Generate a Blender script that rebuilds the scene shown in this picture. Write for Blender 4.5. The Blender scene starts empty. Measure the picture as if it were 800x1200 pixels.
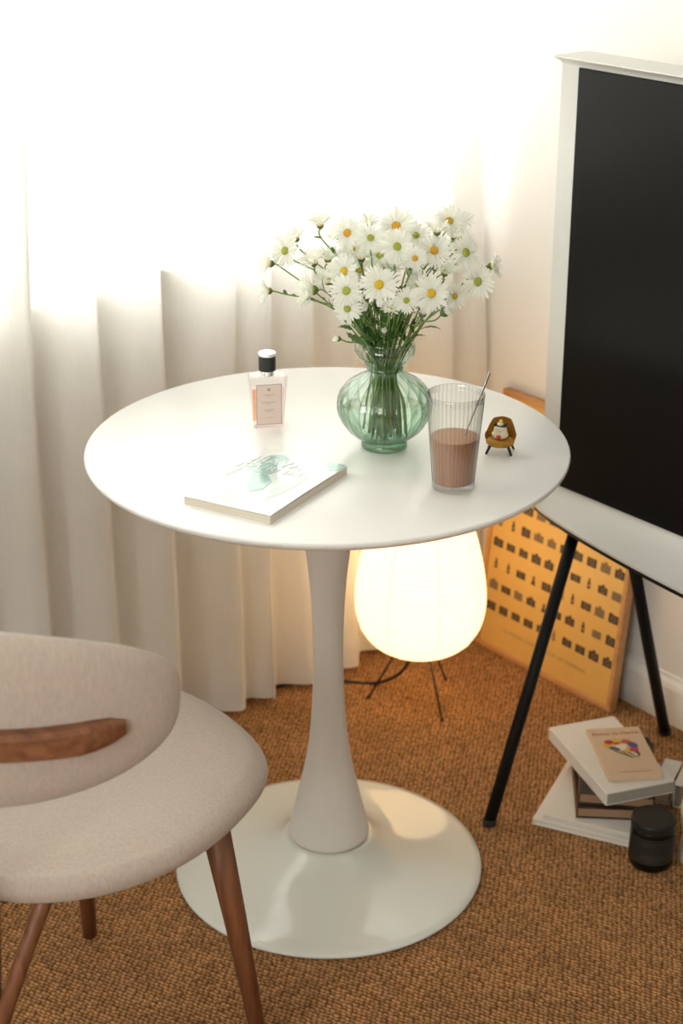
import bpy, bmesh, math, random
from mathutils import Vector, Matrix

# ------------------------------------------------------------------ camera, world, light, exposure
sc = bpy.context.scene
SKY, LAMP = 8.2, 2.35          # brightness of the sky and of the lit paper shade
COL = sc.collection
R = math.radians
cam_data = bpy.data.cameras.new('camera')
cam_data.sensor_fit = 'VERTICAL'
cam_data.sensor_height = 36.0
cam_data.sensor_width = 24.0
cam_data.lens = 36.0 * 1992.6 / 1200.0
cam_data.clip_start = 0.05
cam_data.dof.use_dof = True
cam_data.dof.focus_distance = 2.30
cam_data.dof.aperture_fstop = 4.6
cam = bpy.data.objects.new('camera', cam_data)
COL.objects.link(cam)
cam.location = (0.0203, -2.304, 1.623)
cam.rotation_euler = (math.pi / 2 - 0.40976, 0, 0)
sc.camera = cam

world = bpy.data.worlds.new('overcast_sky')
sc.world = world
world.use_nodes = True
bg = world.node_tree.nodes['Background']
bg.inputs['Color'].default_value = (1.0, 0.995, 0.97, 1)
bg.inputs['Strength'].default_value = SKY

vs = sc.view_settings
sc.display_settings.display_device = 'sRGB'
vs.view_transform = 'Standard'
vs.look = 'None'
vs.gamma = 1.0
vs.use_curve_mapping = False
vs.exposure = 0.10
sc.cycles.max_bounces = 14
sc.cycles.diffuse_bounces = 6
sc.cycles.transmission_bounces = 10
sc.cycles.transparent_max_bounces = 24
sc.cycles.sample_clamp_indirect = 6.0
sc.cycles.caustics_reflective = False
sc.cycles.caustics_refractive = False

# room frame: local x runs along the right wall towards the camera, local y along the window wall to the right
UX, UY = 0.629, -0.777
ROT = math.atan2(UY, UX)
CORNER = Vector((0.655 - 0.663 * UX, 0.437 - 0.663 * UY, 0))
MROOM = Matrix.Translation(CORNER) @ Matrix.Rotation(ROT, 4, 'Z')
def room_point(U, w, z=0):            # U, w as measured from a fixed point of the right wall
    return MROOM @ Vector((U + 0.663, -w, z))

# daylight enters through the windows: portals guide the sampling of the sky
def portal(name, loc, rot, sx, sy):
    ld = bpy.data.lights.new(name, 'AREA')
    ld.shape = 'RECTANGLE'; ld.size = sx; ld.size_y = sy
    ld.cycles.is_portal = True
    o = bpy.data.objects.new(name, ld); COL.objects.link(o)
    o.matrix_world = MROOM @ Matrix.Translation(loc) @ rot
    return o
WIN0, WIN1, SILL, HEAD = -2.35, -0.045, 0.860, 2.20
portal('window_portal', Vector((-0.17, (WIN0 + WIN1) / 2, (SILL + HEAD) / 2)),
       Matrix(((0, 0, -1, 0), (1, 0, 0, 0), (0, 1, 0, 0), (0, 0, 0, 1))), WIN1 - WIN0, HEAD - SILL)

# ------------------------------------------------------------------ materials
def new_mat(name):
    m = bpy.data.materials.new(name); m.use_nodes = True
    nt = m.node_tree
    return m, nt, nt.nodes, nt.links, nt.nodes['Principled BSDF']

def simple(name, col, rough=0.5, metal=0.0, var=0.0, scale=30, bump=0.0, bscale=200, coat=0.0, spec=0.5, stretch=(1, 1, 1), sheen=0.0):
    m, nt, N, L, b = new_mat(name)
    b.inputs['Base Color'].default_value = (*col, 1)
    b.inputs['Roughness'].default_value = rough
    b.inputs['Metallic'].default_value = metal
    b.inputs['Coat Weight'].default_value = coat
    b.inputs['Specular IOR Level'].default_value = spec
    b.inputs['Sheen Weight'].default_value = sheen
    if var or bump:
        tc = N.new('ShaderNodeTexCoord'); mp = N.new('ShaderNodeMapping')
        mp.inputs['Scale'].default_value = stretch
        L.new(tc.outputs['Object'], mp.inputs['Vector'])
    if var:
        n = N.new('ShaderNodeTexNoise'); n.inputs['Scale'].default_value = scale; n.inputs['Detail'].default_value = 5
        L.new(mp.outputs['Vector'], n.inputs['Vector'])
        r = N.new('ShaderNodeMapRange'); r.inputs['From Min'].default_value = 0.3; r.inputs['From Max'].default_value = 0.7
        r.inputs['To Min'].default_value = 1 - var; r.inputs['To Max'].default_value = 1 + var
        L.new(n.outputs['Fac'], r.inputs['Value'])
        mx = N.new('ShaderNodeVectorMath'); mx.operation = 'SCALE'
        mx.inputs[0].default_value = col
        L.new(r.outputs['Result'], mx.inputs['Scale']); L.new(mx.outputs['Vector'], b.inputs['Base Color'])
    if bump:
        n2 = N.new('ShaderNodeTexNoise'); n2.inputs['Scale'].default_value = bscale; n2.inputs['Detail'].default_value = 3
        L.new(mp.outputs['Vector'], n2.inputs['Vector'])
        bp = N.new('ShaderNodeBump'); bp.inputs['Strength'].default_value = bump; bp.inputs['Distance'].default_value = 0.002
        L.new(n2.outputs['Fac'], bp.inputs['Height']); L.new(bp.outputs['Normal'], b.inputs['Normal'])
    return m

def thin_glass(name, tint, rough=0.0, edge=None, ior=1.5, refl=1.0, epow=1.6):
    """thin-walled glass: tinted see-through, fresnel reflections, deeper tint where it is looked through at a slant"""
    m, nt, N, L, b = new_mat(name)
    N.remove(b)
    out = N['Material Output']
    tr = N.new('ShaderNodeBsdfTransparent'); gl = N.new('ShaderNodeBsdfGlossy'); gl.inputs['Roughness'].default_value = rough
    gl.inputs['Color'].default_value = (refl, refl, refl, 1)
    f0 = ((ior - 1) / (ior + 1)) ** 2 * 1.7
    lf = N.new('ShaderNodeLayerWeight'); lf.inputs['Blend'].default_value = 0.5
    p5 = N.new('ShaderNodeMath'); p5.operation = 'POWER'; p5.inputs[1].default_value = 4.0
    fr = N.new('ShaderNodeMath'); fr.operation = 'MULTIPLY_ADD'; fr.inputs[1].default_value = (1 - f0) * 0.85; fr.inputs[2].default_value = f0
    L.new(lf.outputs['Facing'], p5.inputs[0]); L.new(p5.outputs[0], fr.inputs[0])
    mx = N.new('ShaderNodeMixShader')
    if edge:
        lw = N.new('ShaderNodeLayerWeight'); lw.inputs['Blend'].default_value = 0.42
        pw = N.new('ShaderNodeMath'); pw.operation = 'POWER'; pw.inputs[1].default_value = epow
        cm = N.new('ShaderNodeMix'); cm.data_type = 'RGBA'
        cm.inputs[6].default_value = (*tint, 1); cm.inputs[7].default_value = (*edge, 1)
        L.new(lw.outputs['Facing'], pw.inputs[0]); L.new(pw.outputs[0], cm.inputs[0]); L.new(cm.outputs[2], tr.inputs['Color'])
    else:
        tr.inputs['Color'].default_value = (*tint, 1)
    L.new(fr.outputs[0], mx.inputs[0]); L.new(tr.outputs[0], mx.inputs[1]); L.new(gl.outputs[0], mx.inputs[2])
    L.new(mx.outputs[0], out.inputs['Surface'])
    return m

def add_rib_tint(m, n, dark):
    """the moulded ribs are thicker glass, so each one is a darker line running up the wall"""
    nt = m.node_tree; N, L = nt.nodes, nt.links
    tr = [q for q in N if q.type == 'BSDF_TRANSPARENT'][0]
    src = tr.inputs['Color'].links[0].from_socket
    tc = N.new('ShaderNodeTexCoord'); sx = N.new('ShaderNodeSeparateXYZ'); L.new(tc.outputs['Object'], sx.inputs[0])
    at_ = N.new('ShaderNodeMath'); at_.operation = 'ARCTAN2'; L.new(sx.outputs['Y'], at_.inputs[0]); L.new(sx.outputs['X'], at_.inputs[1])
    mu = N.new('ShaderNodeMath'); mu.operation = 'MULTIPLY'; mu.inputs[1].default_value = n / 2; L.new(at_.outputs[0], mu.inputs[0])
    co = N.new('ShaderNodeMath'); co.operation = 'COSINE'; L.new(mu.outputs[0], co.inputs[0])
    ab = N.new('ShaderNodeMath'); ab.operation = 'ABSOLUTE'; L.new(co.outputs[0], ab.inputs[0])
    pw = N.new('ShaderNodeMapRange'); pw.interpolation_type = 'SMOOTHSTEP'
    pw.inputs['From Min'].default_value = 0.0; pw.inputs['From Max'].default_value = 0.45; pw.inputs['To Min'].default_value = 1; pw.inputs['To Max'].default_value = 0
    L.new(ab.outputs[0], pw.inputs['Value'])
    mi = N.new('ShaderNodeMix'); mi.data_type = 'RGBA'; mi.blend_type = 'MULTIPLY'
    mi.inputs[7].default_value = (*dark, 1)
    L.new(pw.outputs[0], mi.inputs[0]); L.new(src, mi.inputs[6]); L.new(mi.outputs[2], tr.inputs['Color'])

def wood(name, c1, c2, rough=0.45, scale=6, axis=2):
    m, nt, N, L, b = new_mat(name)
    tc = N.new('ShaderNodeTexCoord'); mp = N.new('ShaderNodeMapping')
    s = [14, 14, 14]; s[axis] = 1.2
    mp.inputs['Scale'].default_value = s
    n = N.new('ShaderNodeTexNoise'); n.inputs['Scale'].default_value = scale; n.inputs['Detail'].default_value = 6; n.inputs['Distortion'].default_value = 0.6
    cr = N.new('ShaderNodeValToRGB')
    cr.color_ramp.elements[0].position = 0.3; cr.color_ramp.elements[0].color = (*c1, 1)
    cr.color_ramp.elements[1].position = 0.7; cr.color_ramp.elements[1].color = (*c2, 1)
    L.new(tc.outputs['Object'], mp.inputs['Vector']); L.new(mp.outputs['Vector'], n.inputs['Vector'])
    L.new(n.outputs['Fac'], cr.inputs['Fac']); L.new(cr.outputs['Color'], b.inputs['Base Color'])
    b.inputs['Roughness'].default_value = rough
    bp = N.new('ShaderNodeBump'); bp.inputs['Strength'].default_value = 0.15; bp.inputs['Distance'].default_value = 0.001
    L.new(n.outputs['Fac'], bp.inputs['Height']); L.new(bp.outputs['Normal'], b.inputs['Normal'])
    return m

def carpet_mat():
    m, nt, N, L, b = new_mat('sisal_carpet')
    tc = N.new('ShaderNodeTexCoord'); mp = N.new('ShaderNodeMapping')
    mp.inputs['Rotation'].default_value = (0, 0, R(58)); mp.inputs['Scale'].default_value = (118, 165, 118)
    L.new(tc.outputs['Object'], mp.inputs['Vector'])
    nz = N.new('ShaderNodeTexNoise'); nz.inputs['Scale'].default_value = 0.35; nz.inputs['Detail'].default_value = 2
    L.new(mp.outputs['Vector'], nz.inputs['Vector'])
    ad = N.new('ShaderNodeVectorMath'); ad.operation = 'MULTIPLY_ADD'
    ad.inputs[1].default_value = (0.9, 0.9, 0); L.new(nz.outputs['Color'], ad.inputs[0]); L.new(mp.outputs['Vector'], ad.inputs[2])
    # loops in rows, every other row shifted by half a loop
    v = N.new('ShaderNodeTexVoronoi'); v.voronoi_dimensions = '2D'; v.inputs['Scale'].default_value = 1.0; v.inputs['Randomness'].default_value = 0.38
    L.new(ad.outputs[0], v.inputs['Vector'])
    fine = N.new('ShaderNodeTexNoise'); fine.inputs['Scale'].default_value = 900; fine.inputs['Detail'].default_value = 3
    L.new(tc.outputs['Object'], fine.inputs['Vector'])
    inv = N.new('ShaderNodeMapRange'); inv.inputs['From Min'].default_value = 0.05; inv.inputs['From Max'].default_value = 0.68
    inv.inputs['To Min'].default_value = 1; inv.inputs['To Max'].default_value = 0
    L.new(v.outputs['Distance'], inv.inputs['Value'])
    cr = N.new('ShaderNodeValToRGB')
    e = cr.color_ramp.elements
    e[0].position = 0.0; e[0].color = (0.13, 0.05, 0.016, 1)  # crevice shade between the loops, put into the colour
    e[1].position = 0.75; e[1].color = (0.50, 0.27, 0.115, 1)
    k = cr.color_ramp.elements.new(0.4); k.color = (0.36, 0.17, 0.06, 1)
    L.new(inv.outputs['Result'], cr.inputs['Fac'])
    big = N.new('ShaderNodeTexNoise'); big.inputs['Scale'].default_value = 14; big.inputs['Detail'].default_value = 4
    L.new(tc.outputs['Object'], big.inputs['Vector'])
    rr = N.new('ShaderNodeMapRange'); rr.inputs['From Min'].default_value = 0.3; rr.inputs['From Max'].default_value = 0.7
    rr.inputs['To Min'].default_value = 0.86; rr.inputs['To Max'].default_value = 1.14
    L.new(big.outputs['Fac'], rr.inputs['Value'])
    per = N.new('ShaderNodeMapRange'); per.inputs['To Min'].default_value = 0.75; per.inputs['To Max'].default_value = 1.25
    sepc = N.new('ShaderNodeSeparateColor'); L.new(v.outputs['Color'], sepc.inputs[0]); L.new(sepc.outputs[0], per.inputs['Value'])
    mu = N.new('ShaderNodeMath'); mu.operation = 'MULTIPLY'; L.new(rr.outputs[0], mu.inputs[0]); L.new(per.outputs[0], mu.inputs[1])
    sc_ = N.new('ShaderNodeVectorMath'); sc_.operation = 'SCALE'
    L.new(cr.outputs['Color'], sc_.inputs[0]); L.new(mu.outputs[0], sc_.inputs['Scale'])
    L.new(sc_.outputs[0], b.inputs['Base Color'])
    b.inputs['Roughness'].default_value = 0.85; b.inputs['Specular IOR Level'].default_value = 0.25
    hm = N.new('ShaderNodeMath'); hm.operation = 'MULTIPLY_ADD'; hm.inputs[1].default_value = 0.25
    L.new(fine.outputs['Fac'], hm.inputs[0]); L.new(inv.outputs['Result'], hm.inputs[2])
    bp = N.new('ShaderNodeBump'); bp.inputs['Strength'].default_value = 0.9; bp.inputs['Distance'].default_value = 0.004
    L.new(hm.outputs[0], bp.inputs['Height']); L.new(bp.outputs['Normal'], b.inputs['Normal'])
    return m

def curtain_mat():
    m, nt, N, L, b = new_mat('sheer_voile')
    N.remove(b); out = N['Material Output']
    tc = N.new('ShaderNodeTexCoord'); mp = N.new('ShaderNodeMapping'); mp.inputs['Scale'].default_value = (60, 60, 3)
    L.new(tc.outputs['Object'], mp.inputs['Vector'])
    n = N.new('ShaderNodeTexNoise'); n.inputs['Scale'].default_value = 9; n.inputs['Detail'].default_value = 4
    L.new(mp.outputs['Vector'], n.inputs['Vector'])
    mr = N.new('ShaderNodeMapRange'); mr.inputs['From Min'].default_value = 0.3; mr.inputs['From Max'].default_value = 0.7
    mr.inputs['To Min'].default_value = 0.05; mr.inputs['To Max'].default_value = 0.09
    L.new(n.outputs['Fac'], mr.inputs['Value'])
    tl = N.new('ShaderNodeBsdfTranslucent'); tl.inputs['Color'].default_value = (0.90, 0.885, 0.85, 1)
    df = N.new('ShaderNodeBsdfDiffuse'); df.inputs['Color'].default_value = (0.93, 0.92, 0.89, 1)
    tp = N.new('ShaderNodeBsdfTransparent')
    a = N.new('ShaderNodeMixShader'); a.inputs[0].default_value = 0.62
    L.new(tl.outputs[0], a.inputs[1]); L.new(df.outputs[0], a.inputs[2])
    c = N.new('ShaderNodeMixShader'); L.new(mr.outputs[0], c.inputs[0]); L.new(a.outputs[0], c.inputs[1]); L.new(tp.outputs[0], c.inputs[2])
    L.new(c.outputs[0], out.inputs['Surface'])
    return m

def leafy(name, col, trans=0.35, rough=0.6):
    m, nt, N, L, b = new_mat(name)
    out = N['Material Output']
    b.inputs['Base Color'].default_value = (*col, 1); b.inputs['Roughness'].default_value = rough
    t = N.new('ShaderNodeBsdfTranslucent'); t.inputs['Color'].default_value = (*[min(1, c * 1.1) for c in col], 1)
    mx = N.new('ShaderNodeMixShader'); mx.inputs[0].default_value = trans
    L.new(b.outputs[0], mx.inputs[1]); L.new(t.outputs[0], mx.inputs[2]); L.new(mx.outputs[0], out.inputs['Surface'])
    return m

def paper_lamp(name='lit_washi_paper', k=1.0):
    m, nt, N, L, b = new_mat(name)
    b.inputs['Base Color'].default_value = (0.85, 0.8, 0.7, 1); b.inputs['Roughness'].default_value = 0.8
    tc = N.new('ShaderNodeTexCoord')
    n = N.new('ShaderNodeTexNoise'); n.inputs['Scale'].default_value = 40; n.inputs['Detail'].default_value = 5
    L.new(tc.outputs['Object'], n.inputs['Vector'])
    mr = N.new('ShaderNodeMapRange'); mr.inputs['To Min'].default_value = 0.92 * LAMP * k; mr.inputs['To Max'].default_value = 1.06 * LAMP * k
    L.new(n.outputs['Fac'], mr.inputs['Value'])
    # bands painted into the glow for the shade of bamboo hoops behind the paper
    wv = N.new('ShaderNodeTexWave'); wv.bands_direction = 'Z'; wv.inputs['Scale'].default_value = 33; wv.inputs['Distortion'].default_value = 0.6; wv.inputs['Detail Scale'].default_value = 3
    L.new(tc.outputs['Object'], wv.inputs['Vector'])
    wr = N.new('ShaderNodeMapRange'); wr.inputs['To Min'].default_value = 0.90; wr.inputs['To Max'].default_value = 1.05; L.new(wv.outputs['Fac'], wr.inputs['Value'])
    ml = N.new('ShaderNodeMath'); ml.operation = 'MULTIPLY'; L.new(mr.outputs[0], ml.inputs[0]); L.new(wr.outputs[0], ml.inputs[1]); mr = ml
    b.inputs['Emission Color'].default_value = (1.0, 0.64, 0.30, 1)
    L.new(mr.outputs[0], b.inputs['Emission Strength'])
    return m

M = {}
M['wall'] = simple('white_wall_paint', (0.82, 0.80, 0.765), 0.75, bump=0.05, bscale=120)
M['ceiling'] = simple('ceiling_paint', (0.85, 0.84, 0.82), 0.9)
M['trim'] = simple('gloss_trim_paint', (0.80, 0.78, 0.73), 0.35)
M['carpet'] = carpet_mat()
M['curtain'] = curtain_mat()
M['glass_pane'] = thin_glass('window_pane_glass', (0.97, 0.98, 0.97))
M['table_top'] = simple('white_lacquer_top', (0.83, 0.83, 0.81), 0.30, coat=0.25, bump=0.01, bscale=60)
M['table_stem'] = simple('white_powder_coat', (0.78, 0.76, 0.72), 0.55, bump=0.03, bscale=900)
M['table_base'] = simple('white_glossy_lacquer', (0.74, 0.76, 0.70), 0.07, coat=0.3)
M['fabric'] = simple('greige_woven_fabric', (0.50, 0.42, 0.355), 0.9, var=0.09, scale=260, bump=0.45, bscale=1300, stretch=(1, 1, 0.30), sheen=0.35, spec=0.2)
M['walnut'] = wood('walnut_wood', (0.13, 0.045, 0.018), (0.25, 0.10, 0.042), 0.42)
M['walnut_x'] = wood('walnut_wood_rail', (0.13, 0.045, 0.018), (0.26, 0.105, 0.045), 0.42, axis=0)
M['tv_white'] = simple('matt_white_plastic', (0.62, 0.62, 0.59), 0.45)
M['tv_screen'] = simple('dark_tv_panel', (0.004, 0.004, 0.0035), 0.30, spec=0.16, bump=0.0)
M['black_metal'] = simple('black_powder_metal', (0.005, 0.005, 0.005), 0.5, spec=0.2)
M['black_rubber'] = simple('black_rubber', (0.015, 0.013, 0.012), 0.7)
M['dark_wire'] = simple('dark_wire', (0.05, 0.035, 0.03), 0.45, metal=0.5)
M['lamp'] = paper_lamp()
M['lamp_rib'] = simple('bamboo_rib', (0.75, 0.55, 0.3), 0.7)
M['rib_lit'] = None
M['oak'] = wood('oak_frame', (0.50, 0.24, 0.085), (0.62, 0.33, 0.13), 0.45, axis=0)
M['poster'] = simple('poster_paper', (0.70, 0.43, 0.125), 0.35, var=0.03, scale=20)
M['print'] = simple('poster_ink', (0.055, 0.035, 0.022), 0.6)
M['print_soft'] = simple('poster_ink_brown', (0.20, 0.13, 0.07), 0.6)
M['caption'] = simple('poster_caption_ink', (0.40, 0.28, 0.15), 0.6)
M['petal'] = leafy('daisy_petal', (0.88, 0.89, 0.83), 0.42, 0.6)
M['disc'] = simple('daisy_disc_yellow', (0.72, 0.50, 0.03), 0.8, bump=0.8, bscale=1200)
M['disc_g'] = simple('daisy_disc_green', (0.42, 0.45, 0.06), 0.8, bump=0.8, bscale=1200)
M['disc_o'] = simple('daisy_disc_orange', (0.78, 0.42, 0.03), 0.8, bump=0.8, bscale=1200)
M['stem'] = leafy('daisy_stem', (0.18, 0.30, 0.075), 0.1, 0.5)
M['leaf'] = leafy('daisy_leaf', (0.07, 0.15, 0.035), 0.3, 0.5)
M['calyx'] = leafy('daisy_calyx', (0.11, 0.18, 0.05), 0.15, 0.6)
M['vase'] = thin_glass('green_vase_glass', (0.945, 0.98, 0.955), 0.02, edge=(0.05, 0.22, 0.10), ior=1.5, epow=1.9)
M['vase_dark'] = thin_glass('thick_green_glass', (0.58, 0.78, 0.64), 0.03, edge=(0.05, 0.20, 0.10), ior=1.55)
M['water'] = thin_glass('water', (0.95, 0.98, 0.955), 0.0, edge=(0.55, 0.72, 0.58), ior=1.33)
M['clear'] = thin_glass('clear_ribbed_glass', (0.98, 0.98, 0.97), 0.02, edge=(0.42, 0.42, 0.40), ior=1.5)
M['clear_thick'] = thin_glass('clear_thick_glass', (0.96, 0.96, 0.95), 0.03, edge=(0.60, 0.60, 0.58), ior=1.5)
M['cocoa'] = simple('milky_cocoa', (0.37, 0.165, 0.082), 0.35)
M['foam'] = simple('cocoa_surface', (0.47, 0.24, 0.14), 0.5)
M['steel'] = simple('brushed_steel', (0.55, 0.53, 0.50), 0.25, metal=1.0)
M['chrome'] = simple('bright_chrome', (0.92, 0.92, 0.90), 0.12, metal=1.0)
M['pink_liquid'] = thin_glass('pink_perfume', (0.99, 0.90, 0.87), 0.0, edge=(0.97, 0.72, 0.66), ior=1.36)
M['peach'] = simple('peach_strip', (0.93, 0.62, 0.42), 0.5)
M['perfume_label'] = simple('pink_paper_label', (0.72, 0.58, 0.52), 0.5)
M['label_line'] = simple('label_grey_line', (0.33, 0.28, 0.28), 0.5)
M['black_cap'] = simple('black_leather_cap', (0.014, 0.015, 0.014), 0.5, bump=0.3, bscale=1500)
M['ochre'] = simple('ochre_felt', (0.42, 0.20, 0.02), 0.75, var=0.15, scale=120, bump=0.3, bscale=900)
M['black_leg'] = simple('black_toy_leg', (0.02, 0.018, 0.015), 0.5)
M['resin'] = simple('cream_resin', (0.78, 0.69, 0.52), 0.55)
M['red'] = simple('red_paint', (0.62, 0.05, 0.04), 0.5)
M['black_paint'] = simple('black_paint', (0.02, 0.018, 0.02), 0.5)
M['yellow_paint'] = simple('yellow_paint', (0.80, 0.55, 0.06), 0.5)
M['paper'] = simple('page_edges', (0.66, 0.60, 0.50), 0.8, var=0.10, scale=8, stretch=(1, 1, 180))
M['white_cover'] = simple('white_matt_cover', (0.72, 0.69, 0.63), 0.5)
M['mag_cover'] = simple('glossy_white_cover', (0.78, 0.80, 0.78), 0.12, coat=0.5)
M['teal'] = simple('pale_teal_print', (0.33, 0.53, 0.50), 0.12, coat=0.5, var=0.12, scale=60)
M['teal_pale'] = simple('paler_teal_print', (0.50, 0.60, 0.57), 0.12, coat=0.5)
M['grey_spine'] = simple('grey_book_spine', (0.34, 0.32, 0.27), 0.6)
M['brown_book'] = simple('dark_brown_cover', (0.030, 0.018, 0.011), 0.5, var=0.2, scale=60)
M['brown_edge'] = simple('brown_cover_edge', (0.12, 0.05, 0.02), 0.6)
M['tan_page'] = simple('tan_pages', (0.33, 0.20, 0.115), 0.8, var=0.12, scale=8, stretch=(1, 1, 180))
M['beige_cover'] = simple('beige_paperback_cover', (0.62, 0.46, 0.31), 0.6)
M['ink_red'] = simple('brick_red_ink', (0.45, 0.10, 0.07), 0.6)
M['ink_crimson'] = simple('crimson_ink', (0.45, 0.02, 0.06), 0.6)
M['ink_blue'] = simple('slate_blue_ink', (0.08, 0.09, 0.20), 0.6)
M['ink_yellow'] = simple('mustard_ink', (0.65, 0.42, 0.04), 0.6)
M['ink_cream'] = simple('cream_ink', (0.80, 0.68, 0.48), 0.6)
M['ink_black'] = simple('black_ink', (0.03, 0.03, 0.025), 0.6)
M['ink_pink'] = simple('magenta_ink', (0.50, 0.06, 0.14), 0.6)
M['jar'] = simple('black_jar_glass', (0.004, 0.004, 0.003), 0.25, spec=0.3)
M['jar_lid'] = simple('black_jar_lid', (0.010, 0.011, 0.009), 0.45, spec=0.3)
M['jar_label'] = simple('black_jar_label', (0.010, 0.010, 0.009), 0.6)
M['jar_ink'] = simple('jar_ink', (0.045, 0.038, 0.028), 0.6)
M['bag'] = simple('cream_canvas', (0.55, 0.49, 0.38), 0.85, bump=0.2, bscale=500)

add_rib_tint(M['vase'], 22, (0.50, 0.68, 0.56))
add_rib_tint(M['clear'], 40, (0.86, 0.86, 0.84))
M['seam'] = paper_lamp('lit_paper_seam', 0.42)
M['vase_in'] = thin_glass('green_inner_glass', (0.97, 0.99, 0.975), 0.02, edge=(0.50, 0.68, 0.55), ior=1.3)
M['clear_in'] = thin_glass('clear_inner_glass', (0.98, 0.98, 0.97), 0.02, edge=(0.85, 0.85, 0.83), ior=1.3)
M['perf_glass'] = thin_glass('perfume_glass', (0.97, 0.95, 0.94), 0.02, edge=(0.74, 0.60, 0.58), ior=1.5)
M['peach_glass'] = thin_glass('peach_tint', (1.0, 0.74, 0.55), 0.02, ior=1.2)
M['chrome_white'] = simple('polished_cap_disc', (0.95, 0.95, 0.94), 0.25, metal=0.6)

# ------------------------------------------------------------------ mesh helpers
def mesh_from(bm, name, mat, smooth=True, angle=None):
    me = bpy.data.meshes.new(name)
    bmesh.ops.recalc_face_normals(bm, faces=bm.faces)
    bm.to_mesh(me); bm.free()
    mats = mat if isinstance(mat, (list, tuple)) else [mat]
    for m in mats: me.materials.append(m)
    if smooth:
        me.shade_smooth()
        if angle is not None: me.set_sharp_from_angle(angle=R(angle))
    return me

def link(name, me, parent=None, loc=None, rot=None):
    o = bpy.data.objects.new(name, me); COL.objects.link(o)
    if parent is not None: o.parent = parent
    if loc is not None: o.location = loc
    if rot is not None: o.rotation_euler = rot
    return o

def obj(name, bm, mat, parent=None, smooth=True, angle=None, loc=None, rot=None):
    return link(name, mesh_from(bm, name, mat, smooth, angle), parent, loc, rot)

def tag(o, label, cat, group=None):
    o['label'] = label; o['category'] = cat
    if group: o['group'] = group
    return o

def thing(name, label, cat, loc=(0, 0, 0), rotz=0.0, group=None):
    o = bpy.data.objects.new(name, None); COL.objects.link(o)
    o.empty_display_size = 0.05
    o.location = loc; o.rotation_euler = (0, 0, rotz)
    return tag(o, label, cat, group)

def B(): return bmesh.new()

def add_box(bm, x0, x1, y0, y1, z0, z1, bevel=0.0, seg=2, mat=None, idx=0):
    vs_ = [bm.verts.new((x, y, z)) for x in (x0, x1) for y in (y0, y1) for z in (z0, z1)]
    f = [(0, 1, 3, 2), (4, 6, 7, 5), (0, 4, 5, 1), (2, 3, 7, 6), (0, 2, 6, 4), (1, 5, 7, 3)]
    fs = [bm.faces.new([vs_[i] for i in q]) for q in f]
    for q in fs: q.material_index = idx
    if bevel:
        es = set(e for q in fs for e in q.edges)
        r = bmesh.ops.bevel(bm, geom=list(es), offset=bevel, segments=seg, profile=0.5, affect='EDGES')
        vset = set(v for q in r['faces'] for v in q.verts)
        for q in bm.faces:
            if all(v in vset for v in q.verts): q.material_index = idx
    if mat is not None:
        bm.verts.ensure_lookup_table()
        for v in (set(v for e in [] for v in e.verts) or vs_): pass
    return bm

def lathe(bm, prof, n=48, ribs=0, ribf=None, cx=0, cy=0, close_bottom=True, close_top=False, idx=0):
    """prof: list of (radius, z); ribf(i_prof, angle)->radius factor"""
    rings = []
    for i, (r, z) in enumerate(prof):
        ring = []
        for k in range(n):
            a = 2 * math.pi * k / n
            f = ribf(i, a) if ribf else 1
            ring.append(bm.verts.new((cx + r * f * math.cos(a), cy + r * f * math.sin(a), z)))
        rings.append(ring)
    for i in range(len(rings) - 1):
        for k in range(n):
            q = bm.faces.new((rings[i][k], rings[i][(k + 1) % n], rings[i + 1][(k + 1) % n], rings[i + 1][k]))
            q.material_index = idx
    if close_bottom: bm.faces.new(rings[0][::-1]).material_index = idx
    if close_top: bm.faces.new(rings[-1]).material_index = idx
    return rings

def tube(bm, pts, rad, n=10, caps=True, flat=1.0, idx=0):
    pts = [Vector(p) for p in pts]
    rads = rad if isinstance(rad, (list, tuple)) else [rad] * len(pts)
    rings = []
    ref = None
    for i, p in enumerate(pts):
        t = (pts[min(i + 1, len(pts) - 1)] - pts[max(i - 1, 0)]).normalized()
        if ref is None:
            ref = t.orthogonal().normalized()
        ref = (ref - t * ref.dot(t)).normalized()
        b2 = t.cross(ref)
        rings.append([bm.verts.new(p + (ref * math.cos(2 * math.pi * k / n) + b2 * math.sin(2 * math.pi * k / n) * flat) * rads[i]) for k in range(n)])
    for i in range(len(rings) - 1):
        for k in range(n):
            bm.faces.new((rings[i][k], rings[i][(k + 1) % n], rings[i + 1][(k + 1) % n], rings[i + 1][k])).material_index = idx
    if caps:
        bm.faces.new(rings[0][::-1]).material_index = idx; bm.faces.new(rings[-1]).material_index = idx
    return bm

def grid_surface(bm, f, nu, nv, close_u=False):
    V = [[bm.verts.new(f(i / nu, j / nv)) for j in range(nv + 1)] for i in range(nu if close_u else nu + 1)]
    nuu = nu if close_u else nu
    for i in range(nuu):
        a, b_ = V[i], V[(i + 1) % len(V)]
        for j in range(nv):
            try: bm.faces.new((a[j], b_[j], b_[j + 1], a[j + 1]))
            except ValueError: pass
    return V

def text_obj(s, size, mat, parent, loc, rot, name='lettering', depth=0.0002, align='CENTER', sx=1.0, space=1.0):
    cu = bpy.data.curves.new('type', 'FONT'); cu.body = s; cu.size = size; cu.extrude = depth
    cu.align_x = align; cu.align_y = 'CENTER'; cu.resolution_u = 2; cu.space_character = space
    tmp = bpy.data.objects.new('type', cu); COL.objects.link(tmp)
    bpy.context.view_layer.update()
    me = bpy.data.meshes.new_from_object(tmp.evaluated_get(bpy.context.evaluated_depsgraph_get()))
    bpy.data.objects.remove(tmp); bpy.data.curves.remove(cu)
    me.materials.clear(); me.materials.append(mat)
    me.name = name
    for v in me.vertices: v.co.x *= sx
    return link(name, me, parent, loc, rot)

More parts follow.
